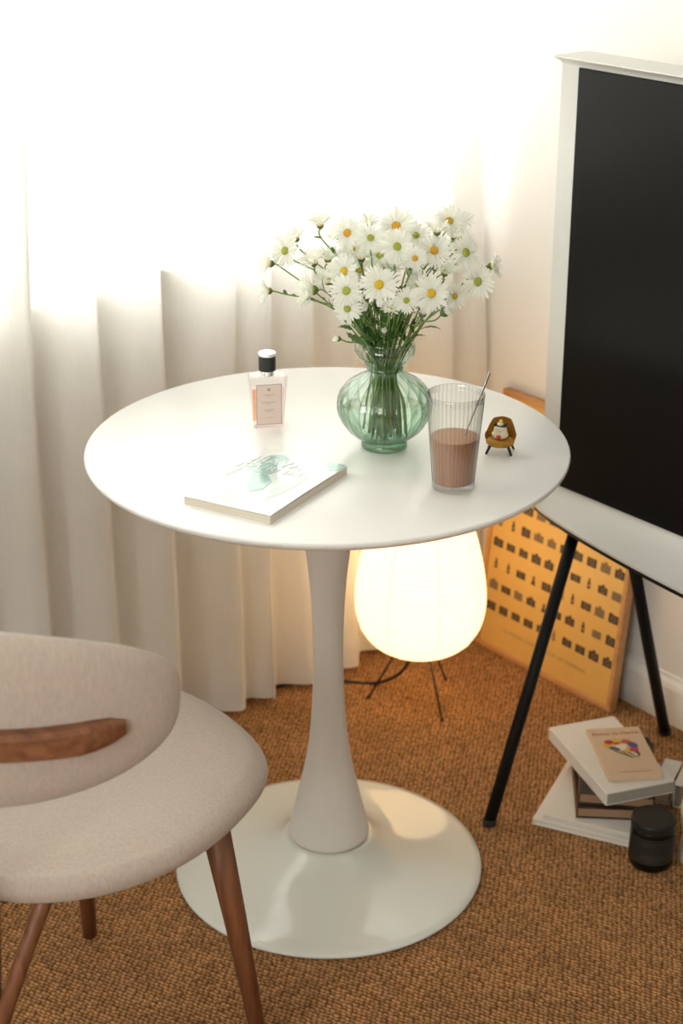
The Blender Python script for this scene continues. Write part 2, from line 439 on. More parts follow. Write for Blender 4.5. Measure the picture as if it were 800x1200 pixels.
def smoothstep(t): t = max(0, min(1, t)); return t * t * (3 - 2 * t)
def interp(tab, x):
    if x <= tab[0][0]: return tab[0][1]
    for (a, va), (b_, vb) in zip(tab, tab[1:]):
        if x <= b_: return va + (vb - va) * (x - a) / (b_ - a)
    return tab[-1][1]

# ------------------------------------------------------------------ the room
def struct(name, bm, mat, parent=None, smooth=False, angle=None):
    o = obj(name, bm, mat, parent, smooth, angle)
    if parent is None:
        o.matrix_world = MROOM
        o['kind'] = 'structure'
    return o
RX, RY, RZ, TH = 4.3, -3.5, 2.5, 0.16
bm = B(); add_box(bm, -0.12 - TH, RX + TH, RY - TH, TH, -0.08, 0.0); struct('floor', bm, M['carpet'])
bm = B(); add_box(bm, -TH, RX + TH, RY - TH, TH, RZ, RZ + 0.1); struct('ceiling', bm, M['ceiling'])
bm = B(); add_box(bm, -TH, RX + TH, 0, TH, 0, RZ); struct('wall_right', bm, M['wall'])
bm = B()
WX = 0.045                            # room side of the window wall
add_box(bm, -TH, WX, RY - TH, 0, 0, SILL)
add_box(bm, -TH, WX, RY - TH, 0, HEAD, RZ)
add_box(bm, -TH, WX, RY - TH, WIN0, SILL, HEAD)
add_box(bm, -TH, WX, WIN1, 0, SILL, HEAD)
struct('wall_back', bm, M['wall'])
# left wall and the wall behind the camera; the left one gets an unseen window added as fill
W2a, W2b = 1.2, 3.1
bm = B()
add_box(bm, 0, W2a, RY - TH, RY, 0, RZ); add_box(bm, W2b, RX, RY - TH, RY, 0, RZ)
add_box(bm, W2a, W2b, RY - TH, RY, 0, 0.9); add_box(bm, W2a, W2b, RY - TH, RY, 2.2, RZ)
struct('wall_left', bm, M['wall'])
bm = B(); add_box(bm, RX, RX + TH, RY - TH, 0, 0, RZ); struct('wall_front', bm, M['wall'])
portal('fill_window_portal', Vector(((W2a + W2b) / 2, RY - TH - 0.02, 1.55)), Matrix(((-1, 0, 0, 0), (0, 0, -1, 0), (0, -1, 0, 0), (0, 0, 0, 1))), W2b - W2a, 1.3)
PORT2 = bpy.data.objects['fill_window_portal']
PORT2.matrix_world = MROOM @ Matrix.Translation(((W2a + W2b) / 2, RY - TH - 0.02, 1.55)) @ Matrix.Rotation(R(90), 4, 'X')

def baseboard(name, x0, x1, y0, y1, axis):
    bm = B()
    prof = [(0, 0), (0.016, 0), (0.016, 0.072), (0.013, 0.080), (0.006, 0.086), (0.004, 0.092), (0, 0.093)]
    a, b_ = (x0, x1) if axis == 'x' else (y0, y1)
    V = []
    for s in (a, b_):
        V.append([bm.verts.new((s, -d, z) if axis == 'x' else (WX + d * .3, s, z)) for d, z in prof])
    for i in range(len(prof) - 1): bm.faces.new((V[0][i], V[0][i + 1], V[1][i + 1], V[1][i]))
    bm.faces.new(V[0]); bm.faces.new(V[1][::-1])
    return struct(name, bm, M['trim'])
baseboard('baseboard_right', 0.0, RX, 0, 0, 'x')
baseboard('baseboard_back', 0, 0, RY, -0.016, 'y')

def window(name, matrix, w, h):
    """local x across, y out of the room, z up, origin at lower left inside corner"""
    fr = B(); t = 0.035
    add_box(fr, 0, w, 0.08, 0.14, 0, t); add_box(fr, 0, w, 0.08, 0.14, h - t, h)
    add_box(fr, 0, t, 0.08, 0.14, t, h - t); add_box(fr, w - t, w, 0.08, 0.14, t, h - t)
    root = obj(name, fr, M['trim'], smooth=False); root.matrix_world = matrix; root['kind'] = 'structure'
    n = 2
    for k in range(1, n):
        m_ = B(); add_box(m_, w * k / n - 0.025, w * k / n + 0.025, 0.085, 0.135, t, h - t); obj('mullion', m_, M['trim'], root, smooth=False)
    for k in range(n):
        g = B(); add_box(g, w * k / n + 0.026, w * (k + 1) / n - 0.026, 0.108, 0.112, t, h - t); obj('pane', g, M['glass_pane'], root, smooth=False)
    s = B(); add_box(s, -0.03, w + 0.03, -0.003, 0.08, -0.02, 0.0, 0.001); obj('sill', s, M['trim'], root, smooth=False)
    return root
window('window_1', MROOM @ Matrix.Translation((WX, WIN0, SILL)) @ Matrix(((0, -1, 0, 0), (1, 0, 0, 0), (0, 0, 1, 0), (0, 0, 0, 1))), WIN1 - WIN0, HEAD - SILL)
window('fill_window', MROOM @ Matrix.Translation((W2b, RY, 0.9)) @ Matrix.Rotation(R(180), 4, 'Z'), W2b - W2a, 1.3)  # unseen window, added to brighten the room with fill light

# ------------------------------------------------------------------ sheer curtain
# crests of the folds, s measured along the window wall (0 = fixed point, corner at .570)
CRESTS = [-2.9, -2.76, -2.62, -2.47, -2.33, -2.2, -2.06, -1.93, -1.79, -1.66, -1.52, -1.38, -1.25, -1.11, -0.98, -0.85, -0.71, -0.57,
          -0.44, -0.312, -0.183, -0.040, 0.028, 0.125, 0.235, 0.345, 0.462, 0.552]
random.seed(7)
AMP = [0.046 + 0.010 * random.random() for _ in CRESTS]
def fold(t): return smoothstep(t / 0.30) if t < 0.30 else 0.5 + 0.5 * math.cos(math.pi * (t - 0.30) / 0.70)
def curtain_surface():
    bm = B()
    per = 26; ns = (len(CRESTS) - 1) * per; nz = 60
    V = []
    for i in range(ns + 1):
        k = min(i // per, len(CRESTS) - 2); t = (i - k * per) / per
        s0, s1 = CRESTS[k], CRESTS[k + 1]; L_ = s1 - s0; A = AMP[k] * min(1.25, max(.62, L_ / 0.12))
        # teardrop fold: the cloth overhangs near each crest
        ph = 2 * math.pi * t
        s = s0 + L_ * t
        dep = -A * fold(t)
        row = []
        for j in range(nz + 1):
            z = 0.012 + (2.36 - 0.012) * j / nz
            zt = z / 2.36
            gather = 1 - 0.25 * smoothstep((z - 1.6) / 0.8)
            wob = 0.006 * math.sin(3.1 * z + 1.7 * k) * (1 - zt) + 0.004 * math.sin(7.3 * z + k * 2.1)
            lean = 0.06 * smoothstep((z - 0.5) / 1.2) if s < -0.38 else 0.0
            lean *= min(1, max(0, (-0.38 - s) / 0.07))
            edge = -0.025 * smoothstep((z - 0.5) / .8) * smoothstep((s - .40) / .15)
            hemrise = 0.012 * (1 if s > .25 else 0) * smoothstep((s - .25) / .15) if j == 0 else 0
            row.append(bm.verts.new((0.120 + dep * gather + wob, s - 0.5703 + lean + edge + 0.003 * math.sin(5 * z + k), z + hemrise)))
        V.append(row)
    for i in range(ns):
        for j in range(nz): bm.faces.new((V[i][j], V[i + 1][j], V[i + 1][j + 1], V[i][j + 1]))
    return bm
cur = thing('curtain', 'floor-length white sheer curtain hanging in soft folds across the window', 'curtain')
cur.matrix_world = MROOM
cbm = curtain_surface()
cbm.verts.ensure_lookup_table()
# cloth strip added behind the folds to dim the light into a greyer band
nzv = 61; rows = [[v.co.copy() for v in cbm.verts[i * nzv:(i + 1) * nzv]] for i in range(len(cbm.verts) // nzv)]
hb = B(); prev = None
for row in rows:
    if -0.478 < row[0].y + 0.5703 < -0.405:
        cur_ = [hb.verts.new((c.x - 0.006, c.y, c.z)) for c in row[3:]]
        if prev:
            for j in range(len(cur_) - 1): hb.faces.new((prev[j], cur_[j], cur_[j + 1], prev[j + 1]))
        prev = cur_
obj('curtain_panel', cbm, M['curtain'], cur)
obj('added_cloth_layer', hb, M['curtain'], cur)
# hem: a doubled strip at the foot of the cloth
bm = B()
per = 26
hp = []
for i in range((len(CRESTS) - 1) * per + 1):
    k = min(i // per, len(CRESTS) - 2); t = (i - k * per) / per
    s0, s1 = CRESTS[k], CRESTS[k + 1]; L_ = s1 - s0; A = AMP[k] * min(1.25, max(.62, L_ / 0.12)); ph = 2 * math.pi * t
    s = s0 + L_ * t
    r_ = 0.012 * smoothstep((s - .25) / .15)
    def P_(z):
        wob = 0.006 * math.sin(3.1 * z + 1.7 * k) * (1 - z / 2.36) + 0.004 * math.sin(7.3 * z + k * 2.1)
        return (0.122 - A * fold(t) + wob, s - 0.5703 + 0.003 * math.sin(5 * z + k), z)
    a = P_(0.012); a = (a[0], a[1], 0.012 + r_)
    hp.append([bm.verts.new(a), bm.verts.new(P_(0.045)), bm.verts.new(P_(0.078))])
for a, b_ in zip(hp, hp[1:]):
    for j in range(2): bm.faces.new((a[j], b_[j], b_[j + 1], a[j + 1]))
obj('hem', bm, M['curtain'], cur)
rod = thing('curtain_rod', 'white curtain rod fixed above the window', 'curtain rod'); rod.matrix_world = MROOM
bm = B(); tube(bm, [(0.09, RY + .01, 2.38), (0.09, -0.01, 2.38)], 0.012, 12); obj('rod', bm, M['trim'], rod)
for yy in (-3.3, -1.7, -0.1):
    bm = B(); tube(bm, [(WX, yy, 2.38), (0.078, yy, 2.38)], 0.008, 8); obj('bracket', bm, M['trim'], rod)

# ------------------------------------------------------------------ tulip table
tb = thing('pedestal_table', 'round white pedestal table with a flared stem and glossy disc base', 'table')
bm = B()
lathe(bm, [(0.0005, 0.708), (0.30, 0.708), (0.325, 0.7115), (0.342, 0.717), (0.3492, 0.7225), (0.3508, 0.7265), (0.3498, 0.7290), (0.3480, 0.7300), (0.0005, 0.7300)], 160, close_top=True)
obj('tabletop', bm, M['table_top'], tb, angle=50)
bm = B()
lathe(bm, [(0.0655, 0.0605), (0.0655, 0.064), (0.0573, 0.105), (0.0454, 0.153), (0.0350, 0.201), (0.0283, 0.250), (0.0245, 0.315), (0.0229, 0.370), (0.0229, 0.41), (0.0252, 0.479), (0.0291, 0.523),
           (0.0335, 0.56), (0.041, 0.61), (0.053, 0.66), (0.072, 0.70), (0.080, 0.708)], 96, close_top=True)
o = obj('stem', bm, M['table_stem'], tb)
sub = o.modifiers.new('smooth', 'SUBSURF'); sub.levels = 1; sub.render_levels = 1
bm = B()
lathe(bm, [(0.240, 0.0005), (0.2455, 0.002), (0.2468, 0.005), (0.2455, 0.0082), (0.235, 0.0105), (0.205, 0.0145), (0.170, 0.020), (0.135, 0.0275), (0.108, 0.0360), (0.090, 0.0450), (0.078, 0.0540), (0.0715, 0.0595), (0.0685, 0.0612), (0.060, 0.0612)], 160, close_top=True)
obj('base', bm, M['table_base'], tb)
# ------------------------------------------------------------------ television on its stand
TVU, TVW = 0.495, 0.28
tvl = room_point(TVU, TVW)
tv = thing('television', 'large television with white flared frame and dark screen, standing on black legs', 'television', tvl, ROT)
# local: x along the wall towards the camera, -y is towards the room, +y towards the wall
HALF = 0.617
def shelf_front(x):                       # how far the lower lip stands out, gently bowed
    t = 1 - (x / HALF) ** 2
    return 0.022 + 0.078 * max(0, t) ** 0.75
def tv_loop(x):
    f = shelf_front(x)
    L_ = []
    # front side, top tip down to bottom tip  (front is negative y)
    L_ += [(-0.024, 1.2310), (-0.0245, 1.2288), (-0.017, 1.2255), (-0.010, 1.2220), (-0.006, 1.2190), (-0.004, 1.2160)]
    L_ += [(-0.004, 1.10), (-0.004, 0.90), (-0.004, 0.70), (-0.004, 0.533)]
    L_ += [(-0.006 - 0.02 * (f - .02), 0.526), (-0.012 - 0.2 * (f - .02), 0.516), (-0.35 * f - .010, 0.508), (-0.72 * f - .004, 0.499), (-f, 0.4930), (-f, 0.4890)]
    L_ += [(-f + 0.004, 0.4875), (0.0, 0.4875), (0.115, 0.4875), (0.12, 0.490), (0.12, 0.494), (0.07, 0.508), (0.045, 0.535)]
    L_ += [(0.040, 0.70), (0.040, 0.90), (0.040, 1.10), (0.040, 1.19), (0.042, 1.216), (0.050, 1.2275), (0.050, 1.2310), (0.02, 1.2313)]
    return L_
bm = B(); rings = []
NX = 48
for i in range(NX + 1):
    x = -HALF + 2 * HALF * i / NX
    rings.append([bm.verts.new((x, y, z)) for y, z in tv_loop(x)])
for a, b_ in zip(rings, rings[1:]):
    n = len(a)
    for k in range(n): bm.faces.new((a[k], a[(k + 1) % n], b_[(k + 1) % n], b_[k]))
bm.faces.new(rings[0]); bm.faces.new(rings[-1][::-1])
obj('frame', bm, M['tv_white'], tv, angle=40)
bm = B(); add_box(bm, -HALF + 0.037, HALF - 0.037, -0.0075, 0.0, 0.532, 1.2150, 0.0015, 1); obj('screen', bm, M['tv_screen'], tv, smooth=False)
bm = B(); rings = []
for i in range(25):
    x = (-HALF + 0.006) + 2 * (HALF - 0.006) * i / 24; f = shelf_front(x)
    rings.append([bm.verts.new((x, y, z)) for y, z in ((-f + .0015, .4815), (-f + .0015, .4874), (.10, .4874), (.10, .4815))])
for a, b_ in zip(rings, rings[1:]):
    for k in range(4): bm.faces.new((a[k], a[(k + 1) % 4], b_[(k + 1) % 4], b_[k]))
bm.faces.new(rings[0]); bm.faces.new(rings[-1][::-1])
obj('mounting_bar', bm, M['black_metal'], tv, smooth=False)
def leg(x0, y0, x1, y1, z1):
    bm = B(); tube(bm, [(x0, y0, 0.006), (x0 + (x1 - x0) * .5, y0 + (y1 - y0) * .5, z1 / 2), (x1, y1, z1)], 0.0105, 16)
    l_ = obj('leg', bm, M['black_metal'], tv)
    f_ = B(); lathe(f_, [(0.0105, 0.0), (0.0118, 0.002), (0.0118, 0.010), (0.0107, 0.012)], 16, cx=x0, cy=y0, close_top=True); obj('foot', f_, M['black_rubber'], l_)
leg(0.009 - TVU, -(0.504 - TVW), -0.020 - TVU, -0.022, 0.483)
leg(-0.002 - TVU, -(0.050 - TVW), 0.046 - TVU, 0.030, 0.483)
leg(2 * TVU - 0.009 - TVU, -(0.504 - TVW), 2 * TVU + 0.020 - TVU, -0.022, 0.483)
leg(2 * TVU + 0.002 - TVU, -(0.050 - TVW), 2 * TVU - 0.046 - TVU, 0.030, 0.483)

# ------------------------------------------------------------------ framed poster leaning on the wall
PW, PH, PT = 0.372, 0.537, 0.020
pl = room_point(-0.303, 0.074)
po = thing('framed_poster', 'oak-framed poster of small camera pictures in rows, leaning on the wall behind the television legs', 'framed picture', pl, ROT)
tilt = -math.atan(0.100)
MT = Matrix.Rotation(tilt, 4, 'X')
def pobj(name, bm, mat, smooth=False, parent=po):
    bm.transform(MT); return obj(name, bm, mat, parent, smooth)
bw = 0.011
for nm, q in (('frame_rail', (-PW / 2, PW / 2, 0, bw)), ('frame_rail', (-PW / 2, PW / 2, PH - bw, PH)), ('frame_stile', (-PW / 2, -PW / 2 + bw, bw, PH - bw)), ('frame_stile', (PW / 2 - bw, PW / 2, bw, PH - bw))):
    bm = B(); add_box(bm, q[0], q[1], 0.0, PT, q[2], q[3], 0.0015, 1); pobj(nm, bm, M['oak'])
bm = B(); add_box(bm, -PW / 2 + bw, PW / 2 - bw, 0.005, 0.008, bw, PH - bw); sheet = pobj('print_sheet', bm, M['poster'])
bm = B(); add_box(bm, -PW / 2 + .004, PW / 2 - .004, 0.0165, 0.0195, .004, PH - .004); pobj('backing_board', bm, M['brown_edge'])
random.seed(11)
def flatpoly(bm, pts, y, idx=0):
    f_ = bm.faces.new([bm.verts.new((a, y, c)) for a, c in pts]); f_.material_index = idx
def rect(bm, x0, x1, z0, z1, y, idx=0): flatpoly(bm, [(x0, z0), (x1, z0), (x1, z1), (x0, z1)], y, idx)
def circ(bm, cx, cz, r, y, idx=0, n=10): flatpoly(bm, [(cx + r * math.cos(2 * math.pi * k / n), cz + r * math.sin(2 * math.pi * k / n)) for k in range(n)], y, idx)
rowz = [0.093, 0.138, 0.183, 0.228, 0.272, 0.317, 0.361, 0.405, 0.450]
icon = B()
for ri, rz in enumerate(rowz):
    for ci in range(10):
        cx = -0.457 + 0.0349 * ci + 0.303; cz = rz
        if ri == 0: pass
        t = random.random(); w = 0.0112 + 0.0018 * random.random(); hh = 0.0083 + 0.002 * random.random()
        ink = 0 if random.random() < .75 else 1
        y = 0.0048
        if t < 0.08:                       # upright box or folding camera
            rect(icon, cx - .004, cx + .004, cz - .010, cz + .004, y, ink); rect(icon, cx - .0022, cx + .0022, cz + .004, cz + .011, y, ink)
            circ(icon, cx, cz - .003, .0025, y - .0001, 2)
        elif t < 0.16:
            flatpoly(icon, [(cx - .0065, cz - .009), (cx + .0065, cz - .009), (cx + .002, cz + .004), (cx - .002, cz + .004)], y, ink)
            rect(icon, cx - .003, cx + .003, cz + .004, cz + .009, y, ink)
        else:
            rect(icon, cx - w, cx + w, cz - hh, cz + hh * .75, y, ink)
            hp_ = random.choice([0, 1, 2])
            if hp_ == 0: flatpoly(icon, [(cx - .0045, cz + hh * .75), (cx + .0045, cz + hh * .75), (cx + .003, cz + hh * .75 + .0045), (cx - .003, cz + hh * .75 + .0045)], y, ink)
            elif hp_ == 1: rect(icon, cx - w * .8, cx - w * .2, cz + hh * .75, cz + hh * .75 + .002, y, ink)
            circ(icon, cx, cz - .001, hh * .60, y - .0001, 1); circ(icon, cx, cz - .001, hh * .38, y - .0002, ink)
ic = pobj('printed_cameras', icon, [M['print'], M['print_soft'], M['caption']], parent=sheet); ic['kind'] = 'stuff'
tx = text_obj('A VISUAL COMPENDIUM OF CAMERAS', 0.0115, M['caption'], sheet, MT @ Vector((0.0, 0.0046, 0.0525)), (R(90) + tilt, 0, 0), space=1.15)

# ------------------------------------------------------------------ paper lantern lamp
LP = Vector((0.167, 0.532, 0))
LZ0 = 0.013
lp = thing('paper_lamp', 'lit egg-shaped paper lantern lamp on thin wire legs behind the table stem', 'lamp', LP)
prof = [(0.030, 0.1110), (0.055, 0.1155), (0.080, 0.1265), (0.100, 0.144), (0.1135, 0.167), (0.1205, 0.194), (0.1222, 0.222), (0.1200, 0.254), (0.1145, 0.289), (0.1065, 0.324), (0.097, 0.358), (0.086, 0.391), (0.074, 0.420), (0.060, 0.443), (0.045, 0.458)]
def prof_r(z): return interp([(z_, r_) for r_, z_ in prof], z)
fine = []
nn = 150
# smooth radius by a Catmull-Rom through prof
pts3 = [Vector((r_, z_, 0)) for r_, z_ in prof]
for i in range(len(pts3) - 1):
    p0, p1, p2, p3 = pts3[max(0, i - 1)], pts3[i], pts3[i + 1], pts3[min(len(pts3) - 1, i + 2)]
    for q in range(6):
        t = q / 6
        c = 0.5 * ((2 * p1) + (-p0 + p2) * t + (2 * p0 - 5 * p1 + 4 * p2 - p3) * t * t + (-p0 + 3 * p1 - 3 * p2 + p3) * t ** 3)
        sag = -0.0009 * (q % 2)
        fine.append((c.x + sag, c.y))
fine.append((prof[-1][0], prof[-1][1]))
bm = B()
lathe(bm, fine, 96, ribf=lambda i, a: 1 - 0.008 * (1 - abs(math.cos(a * 4 + .6))), close_bottom=True)
shade = obj('lamp_shade', bm, M['lamp'], lp)
bm = B()
for k in range(8):
    a = -math.pi / 2 + 0.25 + 2 * math.pi * k / 8
    tube(bm, [((r_ - .0002) * math.cos(a), (r_ - .0002) * math.sin(a), z_) for r_, z_ in fine[::3]], 0.0010, 5, flat=1.0)
s_ = obj('paper_seams', bm, M['seam'], shade); s_['kind'] = 'stuff'
for fx, fy in ((0.071, 0.536), (0.208, 0.452), (0.223, 0.609)):
    d = Vector((fx, fy, 0)) - LP
    bm = B(); tube(bm, [(d.x, d.y, 0.0022), (d.x * .38, d.y * .38, 0.115)], 0.0021, 8)
    l_ = obj('leg', bm, M['dark_wire'], lp)
    bm = B(); bmesh.ops.create_icosphere(bm, subdivisions=2, radius=0.0034, matrix=Matrix.Translation((d.x, d.y, 0.0034))); obj('foot', bm, M['black_rubber'], l_)
bm = B(); lathe(bm, [(0.046, 0.456), (0.048, 0.458), (0.046, 0.460), (0.044, 0.458), (0.046, 0.456)], 40, close_bottom=False); obj('top_ring', bm, M['dark_wire'], lp)
# cord
def bez(pts, n=14):
    out = []
    P_ = [Vector(p) for p in pts]
    for i in range(len(P_) - 1):
        p0, p1, p2, p3 = P_[max(0, i - 1)], P_[i], P_[i + 1], P_[min(len(P_) - 1, i + 2)]
        for q in range(n):
            t = q / n
            out.append(0.5 * ((2 * p1) + (-p0 + p2) * t + (2 * p0 - 5 * p1 + 4 * p2 - p3) * t * t + (-p0 + 3 * p1 - 3 * p2 + p3) * t ** 3))
    out.append(P_[-1]); return out
bm = B()
tube(bm, bez([LP + Vector((-.01, 0, .105)), LP + Vector((-.035, .015, .05)), (0.085, 0.590, 0.004), (0.02, 0.598, 0.004), (-0.05, 0.600, 0.004), (-0.10, 0.578, 0.004), (-0.125, 0.562, 0.004), (-0.17, 0.545, 0.004), (-0.24, 0.53, 0.004)]), 0.0032, 8)
cord = obj('lamp_cord', bm, M['black_rubber'], lp); 
bm_t = cord.data
for v in bm_t.vertices: v.co -= LP

# ------------------------------------------------------------------ chair
ch = thing('dining_chair', 'greige upholstered dining chair with curved backrest and walnut legs, in the left foreground', 'chair', (-0.33, -0.45, 0), R(50 - 90))
# local +y is the facing direction
def seat_r(th):                       # th from +y
    t = abs(math.atan2(math.sin(th), math.cos(th)))
    return interp([(0, .245), (R(12), .2455), (R(25), .249), (R(35), .256), (R(43), .2625), (R(50), .2605), (R(58), .249), (R(70), .239), (R(90), .234), (R(110), .234), (R(130), .238), (R(150), .238), (R(180), .232)], t)
bm = B()
prof_s = []                            # (inset from outline, z)
zt, zb = 0.478, 0.408
for k in range(0, 17):                 # from centre top outwards, round the edge, to the centre below
    pass
def seat_pt(u, v):
    th = 2 * math.pi * u
    r = seat_r(th)
    # smooth the outline
    r = sum(seat_r(th + R(d)) for d in (-6, -4, -2, 0, 2, 4, 6)) / 7
    tab = [(0.0, 0.0, 0.480), (0.12, .30, .4795), (0.25, .6, .477), (0.36, .80, .4725), (0.44, .90, .466), (0.52, .96, .460), (0.60, .99, .452), (0.67, 1.0, .443), (0.74, .992, .434), (0.80, .97, .426), (0.86, .93, .4205), (0.93, .7, .418), (1.0, 0.0, .418)]
    for (a, ra, za), (b_, rb, zb_) in zip(tab, tab[1:]):
        if v <= b_ + 1e-9:
            t = (v - a) / (b_ - a); rr = ra + (rb - ra) * t; z = za + (zb_ - za) * t; break
    fx = math.sin(th); fy = math.cos(th)
    sad = -0.010 * max(0, 1 - (rr / .75) ** 2) if v < .5 else 0
    return Vector((fx * r * rr, fy * r * rr, z + sad + (0.010 * (fy * rr) if v < .5 else .004 * fy * rr)))
grid_surface(bm, seat_pt, 72, 52, close_u=True)
bmesh.ops.remove_doubles(bm, verts=bm.verts, dist=1e-5)
o = obj('seat', bm, M['fabric'], ch); sm = o.modifiers.new('smooth', 'SMOOTH'); sm.iterations = 10; sm.factor = .5
# piping seam around the lower edge of the seat
bm = B(); tube(bm, [seat_pt(k / 72, .775) * 1.0 for k in range(73)], 0.0012, 6, caps=False); 
# backrest: stadium shaped cushion wrapped round the seat
HA, HB, RB, ZB = R(73), 0.120, 0.317, 0.711
def back_pt(u, v, side):
    ph = 2 * math.pi * u
    c, s = math.cos(ph), math.sin(ph)
    n = 2.75
    a = (abs(c) ** (2 / n)) * (1 if c >= 0 else -1); b_ = (abs(s) ** (2 / n)) * (1 if s >= 0 else -1)
    th = HA * a * v; z = HB * b_ * v
    # low waist: the upper edge swells in the middle
    z *= 1 + 0.10 * (1 - (a * v) ** 2) * (1 if z > 0 else 0.6)
    z += 0.012 * abs(a * v)
    t = 0.022 * (max(0, 1 - v ** 5)) ** 0.5
    rad = RB + side * t + 0.20 * (z) + 0.010 * (abs(a * v)) ** 3
    ang = -math.pi / 2 + th
    return Vector((rad * math.cos(ang), rad * math.sin(ang), ZB + z))
bm = B()
NV = 18
def vv(t): return 1 - (1 - t) ** 2.2
grid_surface(bm, lambda u, v: back_pt(u, vv(v), 1), 96, NV, close_u=True)
grid_surface(bm, lambda u, v: back_pt(u, vv(v), -1), 96, NV, close_u=True)
bmesh.ops.remove_doubles(bm, verts=bm.verts, dist=1e-4)
obj('backrest', bm, M['fabric'], ch)
# wooden rail along the outside of the backrest
bm = B(); rings = []
RA = R(61.5)
NR = 44
for i in range(NR + 1):
    a = -RA + 2 * RA * i / NR
    e = (RA - abs(a)) / RA
    hgt = 0.0165 * min(1, 0.80 + e * 2.2) if e > 0 else .008
    taper = smoothstep(min(1, e / 0.16))
    zc = ZB - 0.009 + 0.011 * (abs(a) / RA) ** 2
    r0 = RB + 0.0195 + 0.010 * (abs(a) / HA) ** 3
    th_ = 0.004 + 0.019 * taper
    ang = -math.pi / 2 + a
    sec = [(r0, -hgt), (r0 + th_ * .72, -hgt), (r0 + th_, -hgt * .72), (r0 + th_, hgt * .72), (r0 + th_ * .72, hgt), (r0, hgt)]
    rings.append([bm.verts.new((r_ * math.cos(ang), r_ * math.sin(ang), zc + z_)) for r_, z_ in sec])
for a, b_ in zip(rings, rings[1:]):
    for k in range(6): bm.faces.new((a[k], a[(k + 1) % 6], b_[(k + 1) % 6], b_[k]))
bm.faces.new(rings[0]); bm.faces.new(rings[-1][::-1])
obj('back_rail', bm, M['walnut_x'], ch, angle=35)
# legs (local polar, angle from facing, clockwise positive)
def lpt(deg, r, z): a = R(deg); return Vector((r * math.sin(a), r * math.cos(a), z))
def chair_leg(deg, r0, r1):
    bm = B()
    tube(bm, [lpt(deg, r0, 0.0), lpt(deg, r0 + (r1 - r0) * .5, .22), lpt(deg, r1, .420)], [0.0105, 0.0155, 0.0205], 20)
    return obj('leg', bm, M['walnut'], ch)
chair_leg(47, 0.240, 0.178); chair_leg(-47, 0.268, 0.200)
chair_leg(155, 0.285, 0.245); chair_leg(-155, 0.285, 0.245)
for sg in (1, -1):                     # posts that carry the back rail
    bm = B(); tube(bm, bez([lpt(sg * 155, .245, .36), lpt(sg * 155, .285, .46), lpt(sg * 157, .335, .58), lpt(sg * 160, .352, .70)], 6), 0.0125, 14); obj('back_post', bm, M['walnut'], ch)
bm = B()
for d0, d1 in ((47, 155), (-47, -155), (47, -47), (155, -155 + 360)):
    tube(bm, [lpt(d0, .165, .412), lpt(d1, .165 if abs(d1) < 100 else .200, .412)], 0.014, 10)
obj('seat_frame', bm, M['walnut'], ch)
bm = B(); tube(bm, bez([lpt(155, .272, .20), lpt(149, .262, .30), lpt(138, .215, .428)], 5), [0.010] * 11, 10); obj('leg_brace', bm, M['walnut'], ch)

# ------------------------------------------------------------------ vase
ZT = 0.7300
VX, VY = 0.082, -0.008
va = thing('glass_vase', 'bulbous ribbed green glass vase holding daisies on the table', 'vase', (VX, VY, ZT))
def ribs(n, amp, prof_):
    def f_(i, a):
        z = prof_[i][1]
        k = math.exp(-((z - 0.068) / 0.045) ** 2)
        return 1 + amp * k * (abs(math.cos(n * a / 2)) * -1.6 + .8)
    return f_
vprof = [(0.030, 0.0125), (0.040, 0.0165), (0.0515, 0.026), (0.0605, 0.038), (0.0660, 0.051), (0.0680, 0.062), (0.0672, 0.072), (0.0635, 0.083), (0.0565, 0.093), (0.0460, 0.1015), (0.0345, 0.1075), (0.0270, 0.1125), (0.0245, 0.1175), (0.0245, 0.122),
         (0.0275, 0.1265), (0.0350, 0.1320), (0.0410, 0.1390), (0.0435, 0.1460), (0.0428, 0.1530), (0.0395, 0.1580), (0.0365, 0.1600), (0.0372, 0.1615)]
bm = B(); lathe(bm, vprof, 192, ribf=ribs(22, 0.030, vprof), close_bottom=False)
obj('body', bm, M['vase'], va)
bm = B(); lathe(bm, [(r_ * .955, z_) for r_, z_ in vprof[1:12]], 192, ribf=ribs(24, 0.012, vprof[1:12]), close_bottom=False)
obj('inner_wall', bm, M['vase_in'], va)
bm = B(); lathe(bm, [(0.0005, 0.0005), (0.0315, 0.0005), (0.0335, 0.003), (0.0330, 0.008), (0.0300, 0.0125), (0.0270, 0.0115), (0.0005, 0.0105)], 96, close_top=True)
obj('foot', bm, M['vase_dark'], va)
bm = B(); lathe(bm, [(0.0243, 0.1165), (0.0262, 0.1185), (0.0262, 0.1215), (0.0243, 0.1235)], 96, close_bottom=False); obj('neck_ring', bm, M['vase_dark'], va)
wt = B(); lathe(wt, [(0.0280, 0.0138), (0.038, 0.0178), (0.0490, 0.027), (0.0578, 0.0385), (0.0630, 0.051), (0.0632, 0.0560), (0.0005, 0.0562)], 96, close_top=True)
tag(obj('vase_water', wt, M['water'], loc=(VX, VY, ZT)), 'clear water half filling the green ribbed vase', 'water')

